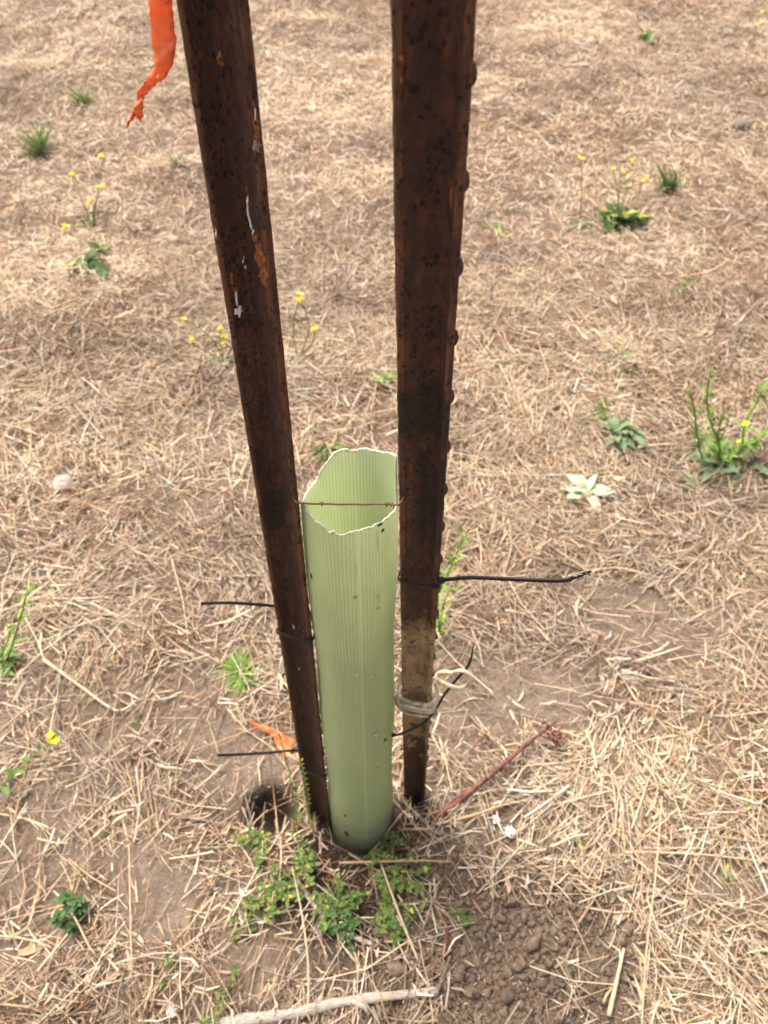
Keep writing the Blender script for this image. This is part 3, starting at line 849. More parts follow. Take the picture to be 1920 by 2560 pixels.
# the ragged cut edge
rp = [Vector(V[0, -1, j]).lerp(Vector(V[1, -1, j]), .5) + Vector((0, 0, .0002)) for j in range(nt_)]
rv, rf = sweep(rp, [.0008 + .0004 * rnd.random() for _ in rp], 6, True)
obj('rim', rv, rf, 'tube_rim', tube)
def on_tube(px, py, lift=0.0):
    """the point of the near wall on the ray through a pixel"""
    d = ray(px, py); best = None
    lo, hi = .1, 2.2
    for k in range(4000):
        p = C0 + d * (lo + (hi - lo) * k / 4000); f = p.z / .85; c = tube_axis(f); ex, ey = tube_r(0, f)[0] + lift, tube_r(math.pi / 2, f)[1] + lift
        if ((p.x - c.x) / ex) ** 2 + ((p.y - c.y) / ey) ** 2 <= 1: return p
    return C0 + d * 1.0
def tube_normal(p):
    c = tube_axis(p.z / .85); return Vector((p.x - c.x, p.y - c.y, 0)).normalized()
def spot(name, px, py, r, rz, matl, parent, dome=.5):
    p = on_tube(px, py, .0003); n = tube_normal(p); u = n.cross(Vector((0, 0, 1))); V_, F_ = [], []
    k = 12
    for ring, (a, h) in enumerate(((1, 0), (.75, .6), (.35, 1))):
        for i in range(k):
            q = 2 * math.pi * i / k; w = 1 + .25 * math.sin(i * 2.3 + px)
            V_.append(p + u * (math.cos(q) * r * a * w) + Vector((0, 0, math.sin(q) * rz * a * w)) + n * (h * dome * r))
    for g in range(2):
        for i in range(k): F_.append((g * k + i, g * k + (i + 1) % k, (g + 1) * k + (i + 1) % k, (g + 1) * k + i))
    F_.append(tuple(range(2 * k, 3 * k)))
    return obj(name, V_, F_, matl, parent)
for x, y, a, b in ((779, 1443, .0019, .008), (963, 1850, .0030, .0065)):
    spot('tie_slot', x, y, a, b, 'hole', tube, .1)
for x, y, a, b in ((951, 1310, .0034, .002), (957, 1326, .002, .0028), (888, 1492, .0022, .0028), (944, 1920, .0014, .006), (985, 1268, .0016, .004), (863, 2040, .002, .012), (866, 2085, .004, .02)):
    spot('mud_spot', x, y, a, b, 'brown_spot', tube, .35)
for x, y, a, b in ((890, 1420, .0022, .014), (944, 1350, .0015, .02), (945, 1490, .003, .012), (956, 1655, .0022, .009), (932, 1660, .0012, .012), (895, 1680, .001, .012), (935, 1600, .001, .02), (966, 1475, .005, .001), (1000 - 22, 1560, .001, .015)):
    spot('white_splash', x, y, a * .55, b, 'splash', tube, .03)
for i, (x, y, r) in enumerate(((944, 1518, .0026), (894, 1685, .0029), (932, 1688, .0034), (940, 1833, .0045))):
    lab = ['tiny pale snail on the green tube, topmost of the four', 'tiny snail on the green tube, left of the middle pair',
           'tiny grey snail on the green tube, right of the middle pair', 'tiny snail on the green tube just above the lower dark slot'][i]
    p = on_tube(x, y, .0004); n = tube_normal(p); u = n.cross(Vector((0, 0, 1)))
    e = thing('snail', p, lab, 'snail', 'tiny snails on the tube')
    pts = []; rad = []
    for k in range(20):
        a = k * .62; q = r * (1 - k / 22) * .62
        pts.append(p + u * (math.cos(a) * q) + Vector((0, 0, math.sin(a) * q)) + n * (r * .45 + r * .9 * k / 20)); rad.append(r * .45 * (1 - k / 26))
    v, f = sweep(pts, rad, 6); obj('shell', v, f, 'snail', e)

# unseen soil inside the tube, raised so the lower wall turns darker
v = [tube_pt(2 * math.pi * k / 32, .13 + .012 * math.sin(k * .7), -.0035) for k in range(32)]
obj('unseen_soil_fill', [Vector((TUBE_B.x, TUBE_B.y + .012, .15))] + v, [(0, 1 + k, 1 + (k + 1) % 32) for k in range(32)], 'soil', ground)

# ------------------------------------------------------------------ wire, cable ties, cord
def post_pt(AB, z): 
    A, B = AB; return A.lerp(B, (z - A.z) / (B.z - A.z))
wz = Vector((0, 0, 1))
a = at_y(743, 1258, .392); b = at_y(999, 1260, .362)
w = thing('wire', a, 'thin rusty wire strung between the posts across the mouth of the tube', 'wire')
pts = [a + Vector((-.004, .018, -.004)), a + Vector((-.002, .002, 0))] + [a.lerp(b, k / 12) + Vector((0, 0, -.0011 * math.sin(math.pi * k / 12) + .0003 * math.sin(k * 2.1))) for k in range(1, 12)] + [b, b + Vector((.005, .012, 0))]
v, f = sweep(spline(pts, 4), .00085, 8); obj('strand', v, f, 'wire', w)
for kx, kr in ((808, .0016), (969, .0018), (980, .0014)):
    t = (kx - 743) / 256; c = a.lerp(b, t); pp = []
    for k in range(9):
        q = k * 1.0; pp.append(c + Vector(((k - 4) * .0003, math.cos(q) * kr, math.sin(q) * kr - .0009)))
    v, f = sweep(pp, .0005, 6); obj('knot', v, f, 'wire', w)

def loop_round(AB, rot, dims, z, grow, tilt=0.0, it=2, extra=()):
    """closed path round a post at height z, clear of its section by grow"""
    a_, s_, t_, tip_ = dims; O = post_pt(AB, z)
    H = [(-a_ - grow, t_ * .6 + grow), (-a_ - grow, -t_ * .4 - grow * .5), (-tip_ - grow, -s_ - grow), (tip_ + grow, -s_ - grow), (a_ + grow, -t_ * .4 - grow * .5), (a_ + grow, t_ * .6 + grow)]
    P = [O + rot @ Vector((x, y, tilt * x)) for x, y in H]
    return chaikin(P, it)
rotL = MW[postL.name].to_3x3(); rotR = MW[postR.name].to_3x3()
DL, DR = (.0215, .0335, .0034, .0031), (.0185, .0325, .0037, .0034)
axL = (POST_L[1] - POST_L[0]).normalized(); axR = (POST_R[1] - POST_R[0]).normalized()
def head_box(name, c, t, parent, size=(.0062, .0052, .0066)):
    t = t.normalized(); s = t.cross(wz).normalized(); u = s.cross(t)
    bm = bmesh.new(); bmesh.ops.create_cube(bm, size=1.0)
    bmesh.ops.bevel(bm, geom=list(bm.edges), offset=.14, segments=2, affect='EDGES')
    V_ = [c + t * (q.co.x * size[0]) + s * (q.co.y * size[1]) + u * (q.co.z * size[2]) for q in bm.verts]
    F_ = [[q.index for q in fc.verts] for fc in bm.faces]; bm.free()
    return obj(name, V_, F_, 'black', parent)

def height_at(AB, dy, py, px):
    """height at which the ray through a pixel passes a post's distance"""
    z = .8
    for _ in range(8): z = at_y(px, py, post_pt(AB, z).y + dy).z
    return z
# right, upper: long tail to the right
z1 = height_at(POST_R, -.012, 1452, 1045)
t1 = thing('cable_tie', post_pt(POST_R, z1), 'black cable tie round the right post, its long tail reaching right', 'cable tie', 'black cable ties')
lp = loop_round(POST_R, rotR, DR, z1, .0017)
v, f = strap(lp, axR, .0046, .0014, True); obj('loop', v, f, 'black', t1)
hd = at_y(1103, 1451, .357)
head_box('head', hd, Vector((.9, .1, .25)), t1)
tl = spline([at_y(1096, 1456, .358), hd, at_y(1135, 1447, .356), at_y(1180, 1444, .352), at_y(1240, 1446, .347), at_y(1330, 1450, .340), at_y(1412, 1451, .334), at_y(1440, 1441, .332), at_y(1478, 1428, .33)], 5)
v, f = strap(tl, (0, .55, .83), [.0036] * (len(tl) - 7) + [.0036, .0034, .0032, .003, .0026, .002, .0012], .0012); obj('tail', v, f, 'black', t1)
# grey marks on the tail and the loop
for (x, y, d, r) in ((1438, 1440, .3315, .0016), (1450, 1436, .3313, .0019), (1462, 1432, .331, .0014)):
    p = at_y(x, y, d - .0008); vv = [p + Vector((rnd.uniform(-1, 1) * r * 1.6, rnd.uniform(-.2, .2) * r, rnd.uniform(-.6, .6) * r)) for _ in range(9)]
    bm = bmesh.new(); [bm.verts.new(q) for q in vv]; bmesh.ops.convex_hull(bm, input=bm.verts); bm.verts.index_update()
    obj('scuff', [q.co.copy() for q in bm.verts], [[q.index for q in fc.verts] for fc in bm.faces], 'scuff', t1); bm.free()
# left, upper
z2 = height_at(POST_L, -.012, 1574, 735)
t2 = thing('cable_tie', post_pt(POST_L, z2), 'black cable tie round the left post halfway up, tail poking out left', 'cable tie', 'black cable ties')
lp = loop_round(POST_L, rotL, DL, z2, .0017); v, f = strap(lp, axL, .0046, .0014, True); obj('loop', v, f, 'black', t2)
dB = post_pt(POST_L, z2).y + .012
tl = spline([at_y(742, 1530, dB + .006), at_y(700, 1517, dB + .006), at_y(640, 1511, dB + .004), at_y(570, 1507, dB), at_y(502, 1509, dB - .004)], 5)
v, f = strap(tl, (0, .6, .8), .0034, .0012); obj('tail', v, f, 'black', t2)
head_box('head', at_y(738, 1530, dB + .006), Vector((1, .1, -.1)), t2)
p = at_y(764, 1576, post_pt(POST_L, z2).y - .017)
v, f = sweep([p + Vector((math.cos(k) * .0025, math.sin(k * 1.7) * .001, math.sin(k) * .0022)) for k in range(14)], .0007, 5); obj('scuff', v, f, 'scuff', t2)
# left, lower
z3 = height_at(POST_L, -.012, 1917, 775)
t3 = thing('cable_tie', post_pt(POST_L, z3), 'black cable tie low on the left post, tail pointing left over the orange scrap', 'cable tie', 'black cable ties')
lp = loop_round(POST_L, rotL, DL, z3, .0017); v, f = strap(lp, axL, .0044, .0014, True); obj('loop', v, f, 'black', t3)
dB = post_pt(POST_L, z3).y + .010
tl = spline([at_y(770, 1882, dB + .01), at_y(735, 1876, dB + .008), at_y(670, 1882, dB + .004), at_y(600, 1886, dB), at_y(543, 1888, dB - .004)], 5)
v, f = strap(tl, (0, .6, .8), .0042, .0014); obj('tail', v, f, 'black', t3)
head_box('head', at_y(765, 1882, dB + .01), Vector((1, .1, 0)), t3)
# right, lower: from the slot in the tube past the front of the post
z4 = height_at(POST_R, -.014, 1815, 1040)
t4 = thing('cable_tie', post_pt(POST_R, z4), 'black cable tie slanting from the tube across the right post under the cord', 'cable tie', 'black cable ties')
s0 = on_tube(981, 1838, .0015)
tl = spline([s0 + Vector((-.006, .004, -.003)), s0, at_y(1005, 1834, .348), at_y(1040, 1818, .345), at_y(1066, 1802, .35), at_y(1094, 1765, .362), at_y(1110, 1738, .368), at_y(1140, 1700, .378), at_y(1172, 1662, .387), at_y(1184, 1614, .40)], 5)
v, f = strap(tl, (-.3, .5, .8), [.0031] * (len(tl) - 5) + [.0029, .0025, .0021, .0016, .0012], .0012); obj('strap', v, f, 'black', t4)
head_box('head', s0.lerp(at_y(1005, 1834, .348), .15), Vector((1, -.1, .2)), t4, (.005, .0042, .005))

# cord
cz = height_at(POST_R, -.014, 1752, 1045)
cd = thing('cord', post_pt(POST_R, cz), 'grubby white cord wound round the foot of the right post with a loose loop', 'cord')
pts = []
turns = 4
for k in range(turns):
    z = cz + .012 - k * .0085
    base = loop_round(POST_R, rotR, DR, z, .0036 + .0010 * k + .0008 * (k % 2), tilt=-.10 - .05 * k, it=2)
    m = len(base)
    for i, p in enumerate(base): pts.append(p + axR * (-.0085 * i / m))
v, f = sweep(pts, .0027, 8); obj('winding', v, f, 'dirty_cord', cd)
e0 = at_y(1082, 1716, .372)
lpz = spline([at_y(1080, 1700, .382), at_y(1102, 1681, .382), at_y(1128, 1682, .379), at_y(1152, 1677, .377), at_y(1170, 1684, .375), at_y(1176, 1698, .372), at_y(1168, 1713, .369), at_y(1148, 1720, .367), at_y(1118, 1712, .368), at_y(1090, 1697, .375), at_y(1078, 1690, .384)], 6)
v, f = sweep(lpz, .0027, 8); obj('loop', v, f, 'cord', cd)
for P_ in ([(1080, 1690, .380), (1089, 1712, .368), (1090, 1738, .362), (1082, 1756, .352), (1060, 1766, .345)],
           [(1083, 1698, .378), (1093, 1722, .368), (1092, 1750, .360), (1084, 1768, .352)],
           [(1004, 1676, .40), (1001, 1705, .392), (1003, 1735, .378), (1004, 1752, .366)]):
    v, f = sweep(spline([at_y(*q_) for q_ in P_], 6), .0022, 8); obj('strand', v, f, 'cord', cd)
kn = at_y(1083, 1694, .378)
v, f = sweep([kn + Vector((math.cos(k * .8) * .0035, math.sin(k * .8) * .003, (k - 8) * .0007)) for k in range(17)], .0021, 7); obj('knot', v, f, 'cord', cd)

# ------------------------------------------------------------------ orange ribbon
def ribbon(name, pts_wid, parent, n=5, thick=.00035, matl='ribbon'):
    """pts_wid: (left point, right point) pairs; a thin strip with a little thickness and cross curl"""
    A_ = spline([p[0] for p in pts_wid], n); B_ = spline([p[1] for p in pts_wid], n); V_, F_ = [], []
    K = 5
    for i, (a, b) in enumerate(zip(A_, B_)):
        nv = Vector((0, -1, .4)).normalized()
        for k in range(K):
            t = k / (K - 1); c = a.lerp(b, t) + nv * (.0012 * math.sin(math.pi * t) * math.sin(i * .35) + .0006 * math.sin(i * .9 + k))
            V_.append(c)
    m = len(A_)
    for i, v_ in enumerate(V_): v_ += Vector((rnd.gauss(0, .00025), rnd.gauss(0, .0005), rnd.gauss(0, .0003)))
    for i in range(m - 1):
        for k in range(K - 1): F_.append((i * K + k, i * K + k + 1, (i + 1) * K + k + 1, (i + 1) * K + k))
    o = obj(name, V_, F_, matl, parent)
    s = o.modifiers.new('thickness', 'SOLIDIFY'); s.thickness = thick
    return o
rb = thing('flagging_ribbon', post_pt(POST_L, 1.27), 'orange plastic ribbon hanging from the left post with a torn end', 'ribbon')
d0 = post_pt(POST_L, 1.2).y + .006
pw = lambda xl, yl, xr, yr, d, dd=0.0: (at_y(xl, yl, d), at_y(xr, yr, d + dd))
ribbon('tail', [pw(365, -110, 438, -120, d0 + .004), pw(370, -20, 430, -20, d0 + .004), pw(375, 60, 436, 60, d0 + .003), pw(384, 130, 441, 118, d0 + .001), pw(389, 172, 424, 175, d0 - .001), pw(396, 204, 402, 206, d0 - .002)], rb, 6)
ribbon('twisted_end', [pw(389, 165, 398, 195, d0 + .002), pw(380, 180, 396, 204, d0 + .003), pw(362, 205, 380, 222, d0 + .003), pw(344, 228, 362, 240, d0 + .002), pw(340, 258, 357, 256, d0), pw(332, 274, 358, 278, d0 - .002), pw(328, 279, 356, 292, d0 - .002), pw(337, 283, 352, 306, d0 - .001)], rb, 5)
ribbon('torn_strip', [pw(331, 278, 342, 288, d0 - .002), pw(324, 296, 332, 298, d0 - .003), pw(317, 304, 324, 308, d0 - .003), pw(316, 318, 320, 319, d0 - .004)], rb, 4)
lp = loop_round(POST_L, rotL, DL, 1.268, .002, it=2)
v, f = strap(lp, axL, .022, .0008, True); obj('wrap', v, f, 'ribbon', rb)
lp = loop_round(POST_L, rotL, DL, 1.280, .0035, tilt=.4, it=2)
v, f = strap(lp, axL, .012, .0008, True); obj('wrap', v, f, 'ribbon', rb)
# a scrap behind the foot of the left post
g0 = on_ground(735, 1880)
r2 = thing('ribbon_scrap', g0, 'orange ribbon scrap lying on the soil behind the foot of the left post', 'ribbon')
gg = lambda x, y, l: on_ground(x, y, l)
ribbon('strip', [(gg(622, 1800, .030), gg(626, 1810, .024)), (gg(655, 1812, .022), gg(655, 1826, .018)), (gg(685, 1822, .018), gg(682, 1842, .012)), (gg(712, 1838, .012), gg(705, 1858, .008)), (gg(738, 1850, .010), gg(730, 1868, .006))], r2, 5)
ribbon('strip', [(gg(684, 1836, .016), gg(700, 1836, .016)), (gg(688, 1858, .010), gg(716, 1852, .010)), (gg(700, 1878, .006), gg(730, 1872, .008)), (gg(712, 1896, .004), gg(724, 1890, .005))], r2, 5)

# ------------------------------------------------------------------ plants
def leaf_mesh(w, curl=.25, fold=.18, lobes=0, n=6):
    """one leaf one metre long along +x"""
    V_, F_ = [], []
    for i in range(n + 1):
        t = i / n; hw = w * .5 * math.sin(math.pi * min(.03 + .97 * t, 1) ** .8) ** .8 if 0 < t < 1 else w * .04
        if lobes: hw *= 1 + .35 * math.sin(t * lobes * 6.28)
        z = -curl * t * t
        V_ += [(t, -hw, z + fold * hw), (t, 0, z), (t, hw, z + fold * hw)]
    for i in range(n):
        for k in range(2): F_.append((i * 3 + k, i * 3 + k + 1, i * 3 + 4 + k, i * 3 + 3 + k))
    me = bpy.data.meshes.new('leaf'); me.from_pydata(V_, [], F_); me.update()
    me.polygons.foreach_set('use_smooth', np.ones(len(me.polygons), bool)); return me
LEAF = {}
STEM = None
def leaf(parent, p, d, length, shape, matl, roll=0.0, name='leaf', on=None):
    key = (shape, matl)
    if key not in LEAF:
        me = leaf_mesh(*{'oval': (.52, .15, .25), 'narrow': (.13, .45, .3), 'blade': (.055, .55, .4), 'lance': (.26, .35, .25), 'lobed': (.34, .3, .25, 3, 10), 'broad': (.62, .3, .22), 'petal': (.7, -.15, .2), 'pale': (.48, .2, .2)}[shape])
        me.materials.append(MATS[matl]); LEAF[key] = me
    if matl == 'green' and shape == 'oval' and rnd.random() < .35: return leaf(parent, p, d, length, shape, rnd.choice(['olive', 'olive', 'dark_green', 'yellow_green']), roll, name, on)
    o = link(name, LEAF[key], None, parent)
    o.location = p - MW[parent.name].translation
    q = Vector(d).normalized().to_track_quat('X', 'Z')
    o.rotation_mode = 'QUATERNION'; o.rotation_quaternion = q @ Quaternion((1, 0, 0), roll)
    o.scale = (length, length, length)
    if on is not None: o.parent = on; o.location -= on.location
    return o
def stem(parent, pts, r0, r1, matl='green_stem', name='stem'):
    P_ = spline(pts, 4); n = len(P_)
    global STEM
    v, f = sweep(P_, [r0 + (r1 - r0) * i / (n - 1) for i in range(n)], 5); STEM = obj(name, v, f, matl, parent); return P_
def dirv(az, el): return Vector((math.cos(az) * math.cos(el), math.sin(az) * math.cos(el), math.sin(el)))
def grass_tuft(base, label, n, h, matl, spread=.5, group='green tufts in the dry field'):
    e = thing('grass_tuft', base, label, 'grass tuft', group)
    for i in range(n):
        az = rnd.uniform(0, 6.28); el = math.pi / 2 - abs(rnd.gauss(0, spread))
        o = Vector((rnd.gauss(0, h * .13), rnd.gauss(0, h * .10), -.004))
        leaf(e, base + o, dirv(az, max(el, .25)), h * rnd.uniform(.6, 1.25), 'blade' if rnd.random() < .88 else 'narrow', matl, rnd.uniform(-.5, .5), 'blade')
    return e
def rosette(base, label, n, r, shape, matl, lift=.35, group='leafy rosettes'):
    e = thing('rosette_weed', base, label, 'weed', group)
    a0 = rnd.uniform(0, 6)
    for i in range(n):
        az = a0 + i * 2.4 + rnd.uniform(-.5, .5); t = i / n
        off = Vector((rnd.gauss(0, r * .16), rnd.gauss(0, r * .12), .006 + .008 * t)) if n > 8 else Vector((0, 0, .006))
        leaf(e, base + off, dirv(az, lift * (.25 + t) * rnd.uniform(.5, 1.4)), r * (1.1 - .55 * t) * rnd.uniform(.55, 1.15), shape, 'yellow_green' if rnd.random() < .07 else matl, rnd.uniform(-.7, .7))
    return e
FLOWER_ME = [lump(5, 1, .2)]; FLOWER_ME[0].transform(Matrix.Scale(.0022, 4)); FLOWER_ME[0].materials.append(MATS['yellow_green'])
def flower(parent, p, r, n=4):
    up = Vector((rnd.uniform(-.25, .25), rnd.uniform(-.5, 0), 1)).normalized()
    c = link('flower', FLOWER_ME[0], None, parent); c.location = p - MW[parent.name].translation
    for i in range(n):
        az = i * 6.28 / n + rnd.uniform(-.2, .2)
        d = (dirv(az, .35) + up * .2)
        leaf(parent, p, d, r * rnd.uniform(.85, 1.1), 'petal', 'yellow', 0, 'petal', on=c)
def flower_head(parent, p, r, k):
    """a small bunch of four-petalled flowers"""
    for i in range(k):
        q = p + Vector((rnd.uniform(-1, 1), rnd.uniform(-1, 1), rnd.uniform(-.7, .9))) * (r * .75 if k > 1 else 0)
        flower(parent, q, r, 4)
def sprig(e, pts, matl, leaf_len, n, shape='narrow', r0=.0018, el=.5):
    P_ = stem(e, pts, r0, r0 * .45, 'green_stem'); L = len(P_)
    for i in range(n):
        t = i / max(n - 1, 1); p = P_[min(int(t * (L - 1)), L - 1)]
        ax = (P_[min(int(t * (L - 1)) + 1, L - 1)] - P_[max(int(t * (L - 1)) - 1, 0)]).normalized()
        az = i * 2.4 + rnd.uniform(-.4, .4); s = dirv(az, 0)
        d = (s + ax * (el + t * 1.2)).normalized()
        leaf(e, p, d, leaf_len * (1.15 - .5 * t) * rnd.uniform(.7, 1.15), shape, matl, rnd.uniform(-.5, .5), on=STEM)
    return P_
def chickweed(base, label, n, spread, h, matl, ll=.0105, group='small leafy weeds at the foot of the tube'):
    e = thing('sprawling_weed', base, label, 'weed', group)
    for i in range(n):
        az = rnd.uniform(0, 6.28); s = spread * rnd.uniform(.35, 1.1)
        tip = base + Vector((math.cos(az) * s, math.sin(az) * s, h * rnd.uniform(.5, 1.2)))
        tip.z = max(tip.z, gh(tip.x, tip.y) + .006)
        mid = base.lerp(tip, .5) + Vector((rnd.uniform(-.01, .01), rnd.uniform(-.01, .01), h * .3))
        P_ = stem(e, [base + Vector((0, 0, -.003)), mid, tip], .0009, .0006, rnd.choice(['green_stem', 'brown_stem'])); L = len(P_)
        for k in range(6):
            p = P_[min(L - 1, int(L * (.25 + .14 * k)))]; a = rnd.uniform(0, 3.1)
            for sgn in (0, 3.14):
                leaf(e, p, dirv(a + sgn + rnd.uniform(-.3, .3), rnd.uniform(.1, .7)), ll * rnd.uniform(.6, 1.2), 'oval', matl, rnd.uniform(-.4, .4), on=STEM)
        for k in range(3):
            leaf(e, P_[-1], dirv(rnd.uniform(0, 6.3), rnd.uniform(.4, 1.1)), ll * rnd.uniform(.4, .8), 'oval', matl, rnd.uniform(-.4, .4), on=STEM)
    return e
G = on_ground
# round the foot of the tube
for (x, y, n, s, h, m_, lab) in [
        (690, 2240, 16, .045, .032, 'green', 'green small-leaved weed left below the tube, densest of the patch'),
        (640, 2130, 10, .040, .020, 'green', 'small-leaved weed left of the tube under the leaning post'),
        (840, 2250, 17, .048, .032, 'green', 'small-leaved weed straight below the tube, in the middle of the patch'),
        (870, 2310, 12, .045, .026, 'dark_green', 'darker small-leaved weed at the front of the patch below the tube'),
        (760, 2170, 13, .038, .032, 'green', 'small-leaved weed against the left of the tube foot'),
        (960, 2130, 13, .040, .040, 'green', 'small-leaved weed rising against the right of the tube foot'),
        (1010, 2200, 14, .045, .032, 'green', 'small-leaved weed at the right of the patch near the crossing straw'),
        (960, 2270, 14, .045, .030, 'green', 'small-leaved weed right of the middle of the patch below the tube'),
        (1010, 2290, 9, .040, .016, 'green', 'sparse small-leaved weed at the right front of the patch'),
        (620, 2290, 7, .034, .014, 'green', 'sparse small-leaved weed at the far left of the patch below the tube'),
        (1140, 2290, 3, .020, .012, 'green', 'tiny green weed at the edge of the dug clods'),
        (560, 2500, 4, .040, .018, 'green', 'small-leaved weed among straw just above the weathered stick'),
        (430, 2430, 2, .022, .020, 'green', 'thin pale green weed in the straw left of the weathered stick')]:
    chickweed(G(x, y), lab, n, s, h, m_)
chickweed(G(205, 2300), 'dark green glossy weed alone on bare soil at lower left', 9, .035, .045, 'dark_green', .015, 'small leafy weeds on their own')
# left: grass, flowering stem, edge weed
grass_tuft(G(605, 1690), 'bright green grassy tuft left of the leaning post', 130, .046, 'bright_green', .7)
b = G(-10, 1985); e = thing('flowering_weed', b, 'leaning weed with one bright yellow flower at the left edge', 'weed', 'yellow-flowered weeds')
tip = at_y(135, 1846, b.y + .05)
P_ = sprig(e, [b, b.lerp(tip, .35) + Vector((0, 0, .008)), b.lerp(tip, .7) + Vector((0, 0, .006)), tip], 'green', .022, 12, 'oval', .0018, .2)
flower_head(e, tip, .0085, 5)
b = G(15, 1655); e = thing('leafy_weed', b, 'upright bright green weed at the left edge of the field', 'weed', 'upright green weeds')
sprig(e, [b, at_y(38, 1590, b.y), at_y(62, 1500, b.y), at_y(72, 1478, b.y)], 'bright_green', .032, 26, 'narrow', .0028, .5)
sprig(e, [b + Vector((-.02, 0, 0)), at_y(20, 1600, b.y), at_y(28, 1550, b.y)], 'green', .028, 12, 'narrow', .002, .4)
for k in range(26): leaf(e, b + Vector((rnd.gauss(0, .018), rnd.gauss(0, .015), .004)), dirv(rnd.uniform(0, 6.3), rnd.uniform(.2, 1.0)), rnd.uniform(.02, .045), 'lance', 'green', rnd.uniform(-.4, .4))
# behind the right post
b = G(1100, 1585); e = thing('leafy_weed', b, 'bright green feathery sprig standing behind the right post', 'weed', 'upright green weeds')
y_ = b.y
sprig(e, [b, at_y(1094, 1500, y_ - .01), at_y(1118, 1440, y_ - .02), at_y(1140, 1385, y_ - .03), at_y(1165, 1338, y_ - .035)], 'bright_green', .030, 44, 'narrow', .0022, .9)
sprig(e, [b, at_y(1105, 1530, y_), at_y(1122, 1480, y_ - .01), at_y(1140, 1470, y_ - .01)], 'bright_green', .024, 18, 'narrow', .0015, .5)
# green grass spikes by the left post
for i, (bx, by, tx, ty, lab) in enumerate([(775, 2075, 752, 1900, 'green grass seed spike in front of the leaning post foot'), (742, 2060, 700, 1840, 'slim green grass spike just left of the leaning post foot'), (728, 2100, 742, 1985, 'short green grass spike at the foot of the leaning post')]):
    b = G(bx, by); e = thing('grass_spike', b, lab, 'grass', 'green grass spikes'); tip = at_y(tx, ty, b.y - .008 + .01 * i)
    P_ = stem(e, [b, b.lerp(tip, .5) + Vector((.004, 0, 0)), tip], .0011, .0007)
    for k in range(34):
        t = .40 + .6 * k / 34; p = P_[min(len(P_) - 1, int(t * len(P_)))].lerp(P_[min(len(P_) - 1, int(t * len(P_)) + 1)], (t * len(P_)) % 1)
        leaf(e, p, dirv(k * 2.1, 1.25), .0062, 'lance', 'green' if k % 3 else 'yellow_green', 0, 'spikelet', on=STEM)
    for k in range(4): leaf(e, P_[1 + k], dirv(rnd.uniform(0, 6.3), 1.0), .028, 'blade', 'green')
# right side
b = G(1810, 1165); e = thing('flowering_weed', b, 'spreading green weed with tall stems and a yellow flower at the right edge', 'weed', 'yellow-flowered weeds')
y_ = b.y
for P in ([(1760, 1150, .01), (1742, 1080, .0), (1735, 1020, -.005), (1722, 980, -.01)], [(1800, 1120, .02), (1772, 1040, .02), (1768, 980, .02), (1775, 935, .015)], [(1850, 1130, .02), (1862, 1060, .03), (1890, 1010, .03), (1905, 975, .03)],
          [(1800, 1130, 0), (1796, 1080, 0), (1814, 1030, 0)], [(1850, 1120, .02), (1880, 1110, .02), (1910, 1085, .02)]):
    sprig(e, [b + Vector((rnd.gauss(0, .01), 0, 0))] + [at_y(x, y, y_ + d) for x, y, d in P], 'bright_green' if rnd.random() < .5 else 'green', .036, 30, 'lance', .0030, .8)
for k in range(44):
    leaf(e, b + Vector((rnd.gauss(0, .045), rnd.gauss(0, .03), .004)), dirv(rnd.uniform(0, 6.3), rnd.uniform(.05, .8)), rnd.uniform(.04, .085), 'lobed' if k % 2 else 'lance', 'grey_green' if k % 3 else 'green', rnd.uniform(-.4, .4))
fl = at_y(1857, 1060, y_ + .01); stem(e, [b, b.lerp(fl, .5), fl], .0013, .0008); flower_head(e, fl, .009, 4)
fl = at_y(1842, 1108, y_ - .01); stem(e, [b, fl], .0012, .0008); flower_head(e, fl, .006, 2)
rosette(G(1540, 1085), 'green scalloped rosette weed left of the tall flowering weed', 30, .07, 'lobed', 'grey_green', .9)
chickweed(G(1470, 1035), 'faint green low weed beside the scalloped rosette', 4, .05, .02, 'green', .018, 'small leafy weeds on their own')
pr = thing('rosette_weed', G(1465, 1235), 'whitish felted star-shaped rosette on the dry ground at right', 'weed', 'leafy rosettes')
pb = MW[pr.name].translation
for az, el, L in ((2.55, .35, .066), (3.0, .25, .062), (3.55, .25, .06), (.05, .25, .066), (1.95, .8, .05), (1.2, .8, .055), (-1.25, .12, .07), (-.5, .5, .035), (3.4, .6, .045), (-2.6, .25, .055), (.9, 1.0, .035), (2.8, .9, .035)):
    leaf(pr, pb + Vector((0, 0, .012)), dirv(az + rnd.uniform(-.15, .15), el), L * rnd.uniform(.8, 1.1), 'pale', 'pale_green', rnd.uniform(-.7, .7))
rosette(G(1812, 2190), 'tiny blue-green rosette on bare soil at lower right', 9, .022, 'lance', 'grey_green', .5)
rosette(G(1868, 2012), 'small yellow-green seedling in the straw at the right edge', 5, .026, 'lance', 'yellow_green', .5)
rosette(G(1712, 1975), 'two green blades poking through the straw at right', 2, .03, 'narrow', 'green', .8)
rosette(G(1445, 2110), 'small dark green seedling between straws right of the white lint', 6, .026, 'lance', 'dark_green', .6)
rosette(G(345, 1812), 'dark green seedling on loose soil left of the orange scrap', 5, .03, 'narrow', 'dark_green', .5)
rosette(G(1555, 925), 'small grey-green seedling beyond the whitish rosette', 5, .05, 'lance', 'grey_green', .9)
rosette(G(960, 955), 'small green weed glimpsed just left of the right post', 9, .045, 'lance', 'bright_green', .8)
rosette(G(812, 1140), 'green weed behind the torn left rim of the tube', 12, .06, 'lance', 'green', .8)
rosette(G(1715, 722), 'faint green low weed in the middle distance at right', 9, .055, 'lance', 'green', .6)
rosette(G(1245, 572), 'faint pale green seedling right of the right post', 6, .05, 'lance', 'bright_green', .6)
